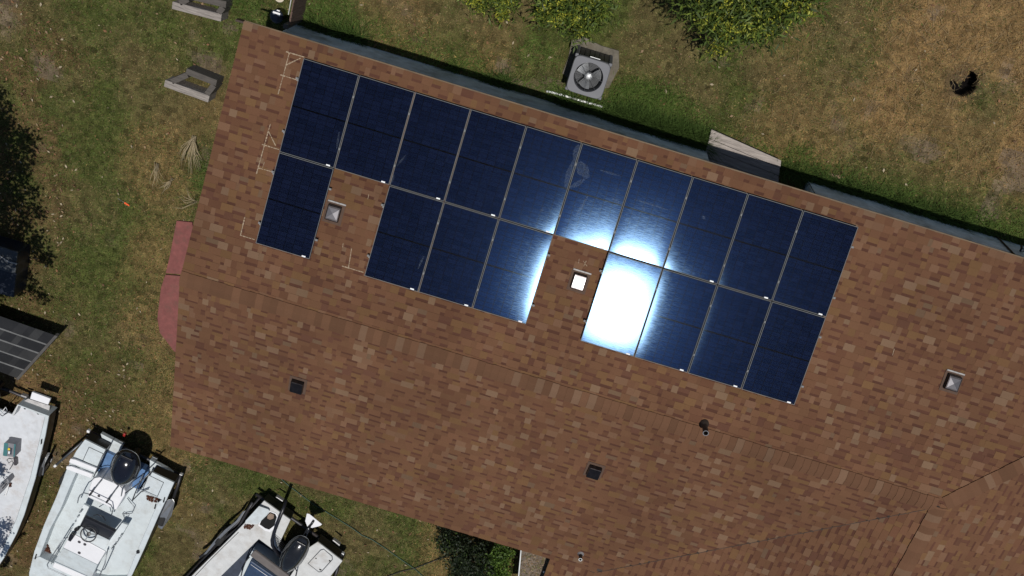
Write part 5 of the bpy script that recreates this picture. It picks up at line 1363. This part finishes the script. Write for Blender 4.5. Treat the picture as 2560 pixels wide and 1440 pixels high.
b3.tube('gearcase', [(772, 1318, .60), (779, 1310, .66), (784, 1302, .66)], .028, 'black_metal', ob)
b3.litter([(612, 1310), (636, 1312), (628, 1322), (610, 1320)], ZG3, 90, 'brown leaf litter beside the open hatch of the flats boat')
t3 = trailer(b3, [(640, 1235, .3), (745, 1306, .3), (860, 1388, .3)], [[(650, 1245, .25), (560, 1345, .25), (430, 1480, .25)], [(850, 1385, .25), (800, 1450, .25), (700, 1560, .25)], [(632, 1256, .45), (620, 1275, .45), (612, 1290, .45), (596, 1320, .42), (500, 1393, .40)], [(846, 1414, .3), (838, 1440, .3), (826, 1475, .3)]],
    [([(606, 1279, .46), (614, 1276, .47), (600, 1300, .50), (570, 1328, .52), (545, 1352, .52), (515, 1386, .46), (508, 1387, .44), (535, 1352, .50), (562, 1324, .50), (590, 1302, .48)], (556, 1340), ((606, 1280), (510, 1386))), ([(790, 1490, .5), (800, 1480, .5), (760, 1535, .5), (750, 1530, .5)], (775, 1510), ((795, 1485), (755, 1535)))],
    'dark trailer with aluminium fender under the flats boat', (((857, 1384), .33),))
t3.prism('light_bracket', [(688, 1243), (691, 1242), (708, 1253), (706, 1255)], .42, .30, 'galv'); t3.prism('light_bracket', [(830, 1351), (833, 1350), (850, 1363), (848, 1366)], .42, .30, 'galv'); t3.prism('end_plate', [(496, 1394), (507, 1384), (509, 1387), (499, 1397)], .40, .34, 'galv')

# ---- old open boat at the edge
b1 = Boat('old open white boat with chalky stained deck and square stern', (40, 1200))
ZG1, ZF1 = .70, .46
Ro1 = [(122, 1040), (113, 1090), (100, 1143), (88, 1197), (79, 1226), (60, 1288), (41, 1335), (11, 1393), (-20, 1440), (-60, 1480)]
out1 = [(44, 1011)] + Ro1 + [(-110, 1500), (-170, 1480), (-200, 1400), (-180, 1300), (-140, 1150), (-112, 960), (-30, 995), (-60, 1010), (32, 1038)]
out1 = [(44, 1011)] + Ro1 + [(-110, 1500), (-170, 1470), (-190, 1380), (-165, 1230), (-125, 1040), (-95, 950), (-35, 975), (-55, 1000), (30, 1036)]
b1.hull(out1, ZF1 - .02, .2, 'hull_dark', .10)
b1.prism('deck_floor', out1, ZF1, ZF1 - .04, 'gel_old', bevel=0)
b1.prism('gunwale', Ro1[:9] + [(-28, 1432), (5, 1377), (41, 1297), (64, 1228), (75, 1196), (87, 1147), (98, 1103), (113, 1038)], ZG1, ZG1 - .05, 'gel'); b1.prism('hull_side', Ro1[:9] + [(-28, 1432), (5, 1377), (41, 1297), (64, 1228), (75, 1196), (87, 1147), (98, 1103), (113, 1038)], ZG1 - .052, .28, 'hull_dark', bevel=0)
b1.prism('transom', [(44, 1011), (122, 1040), (113, 1042), (46, 1014)], ZG1, .28, 'gel', bevel=.004)
b1.prism('well_side', [(44, 1011), (47, 1013), (34, 1040), (31, 1038)], ZG1, .28, 'gel_worn', bevel=.004)
b1.prism('gunwale', [(-165, 1230), (-125, 1040), (-95, 950), (-83, 955), (-112, 1045), (-150, 1235), (-175, 1380), (-190, 1380)], ZG1, .28, 'gel')
b1.slab('stern_bracket', [(46, 1010, .55), (70, 996, .45), (125, 1014, .45), (121, 1038, .55)], .03, 'galv')
b1.prism('stern_step', [(80, 980), (126, 997), (120, 1012), (75, 997)], .62, .56, 'cushion', bevel=.008)
for q in ((62, 1021), (95, 1034)): b1.disc('scupper', q, ZF1 + .006, .028, .004, 'recess_dark')
b1.prism('cleat', [(102, 1099), (105, 1098), (104, 1110), (101, 1112)], ZG1 + .03, ZG1, 'black_metal', bevel=.004)
o1 = outboard(b1, (-22, 960), (-48, 1030), .90, .30, .24, 'cowl')
b1.tube('control_cable', [(0, 1036, .6), (8, 1026, .75), (14, 1018, .75), (18, 1026, .62)], .010, 'sticker'); b1.tube('control_cable', [(-8, 1030, .6), (6, 1040, .55), (25, 1028, .6)], .010, 'black_metal')
t1 = trailer(b1, [(-90, 935, .3), (20, 975, .3), (128, 1020, .3)], [[(118, 1030, .25), (90, 1140, .25), (40, 1310, .25), (-40, 1450, .25)], [(-80, 960, .25), (-130, 1200, .25), (-120, 1440, .25)]],
    [([(124, 1131, .45), (121, 1138, .5), (110, 1160, .52), (106, 1188, .45), (103, 1187, .44), (104, 1165, .5), (112, 1145, .5), (119, 1131, .45)], (108, 1165), ((122, 1135), (102, 1190)))],
    'dark trailer with slim fender under the old open boat')
t1.prism('light_bracket', [(51, 987), (66, 992), (66, 996), (52, 991)], .42, .30, 'galv'); t1.prism('end_plate', [(128, 1147), (130, 1148), (127, 1157), (125, 1155)], .35, .25, 'galv')
bx = G(24, 1125, ZF1); bc = thing('battery_box', 'teal battery charger box with yellow label on the old boat deck', 'battery box', (bx.x, bx.y, ZF1)); bt_ = Boat.__new__(Boat); bt_.o = Vector((bx.x, bx.y, 0)) ; bt_.r = bc
bt_.o = Vector((bx.x, bx.y, ZF1))
b1x = lambda name, pts, z1, z0, m, bev=.008: (lambda b: (b.prism([q - bt_.o for q in PX(pts, z1)], z0 - ZF1), b.build(name, m, bc, bevel=bev)))(MB())
b1x('case', [(12, 1106), (39, 1111), (37, 1143), (8, 1140)], .74, ZF1 + .002, 'greyplastic'); b1x('side_panel', [(10, 1107), (20, 1109), (17, 1141), (7, 1139)], .752, .741, 'teal'); b1x('trim', [(35, 1110), (39, 1111), (36, 1143), (33, 1142)], .752, .741, 'teal')
b1x('display', [(22, 1119), (30, 1121), (28, 1137), (20, 1135)], .754, .741, 'navy_floor', .002); b1x('label_sticker', [(20, 1120), (25, 1121), (25, 1126), (19, 1125)], .758, .755, 'yellow', 0); b1x('button_panel', [(21, 1128), (25, 1129), (24, 1135), (20, 1134)], .758, .755, 'sticker', 0)
b = MB(); P = [G(x, y, ZF1 + .02) - bt_.o for x, y in ((36, 1142), (30, 1148), (22, 1146), (17, 1150), (22, 1158), (30, 1152), (34, 1160), (26, 1170), (24, 1174), (28, 1168), (33, 1156))]; b.tube(P, .008, 5); b.build('charger_lead', 'gunmetal', bc, smooth=True)
b1x('charger', [(33, 1145), (40, 1147), (41, 1164), (35, 1164)], ZF1 + .10, ZF1 + .002, 'gauge')
jx = G(5, 1215, ZF1); jc = thing('grey_crate', 'grey plastic crate with white cord on the old boat deck', 'crate', (jx.x, jx.y, ZF1)); bt_.o = Vector((jx.x, jx.y, ZF1)); bc = jc
b1x('body', [(-10, 1222), (18, 1196), (23, 1206), (-2, 1238), (-14, 1240)], .72, ZF1 + .002, 'greyplastic', .02); b1x('vent_slot', [(5, 1220), (17, 1207), (18, 1209), (6, 1223)], .724, .7205, 'black_metal', 0); b1x('handle', [(0, 1217), (14, 1202), (16, 1204), (2, 1219)], .745, .7205, 'gunmetal', .006)
b = MB(); P = [G(x, y, ZF1 + .03) - bt_.o for x, y in ((14, 1193), (22, 1194), (24, 1201), (22, 1208), (18, 1226), (14, 1238), (10, 1239))]; b.tube(P, .014, 6); b.build('cord', 'sticker', jc, smooth=True)
b1.litter([(25, 1208), (29, 1206), (29, 1216), (24, 1216)], ZF1, 40, 'small dark leaf heap on the deck of the old open boat')
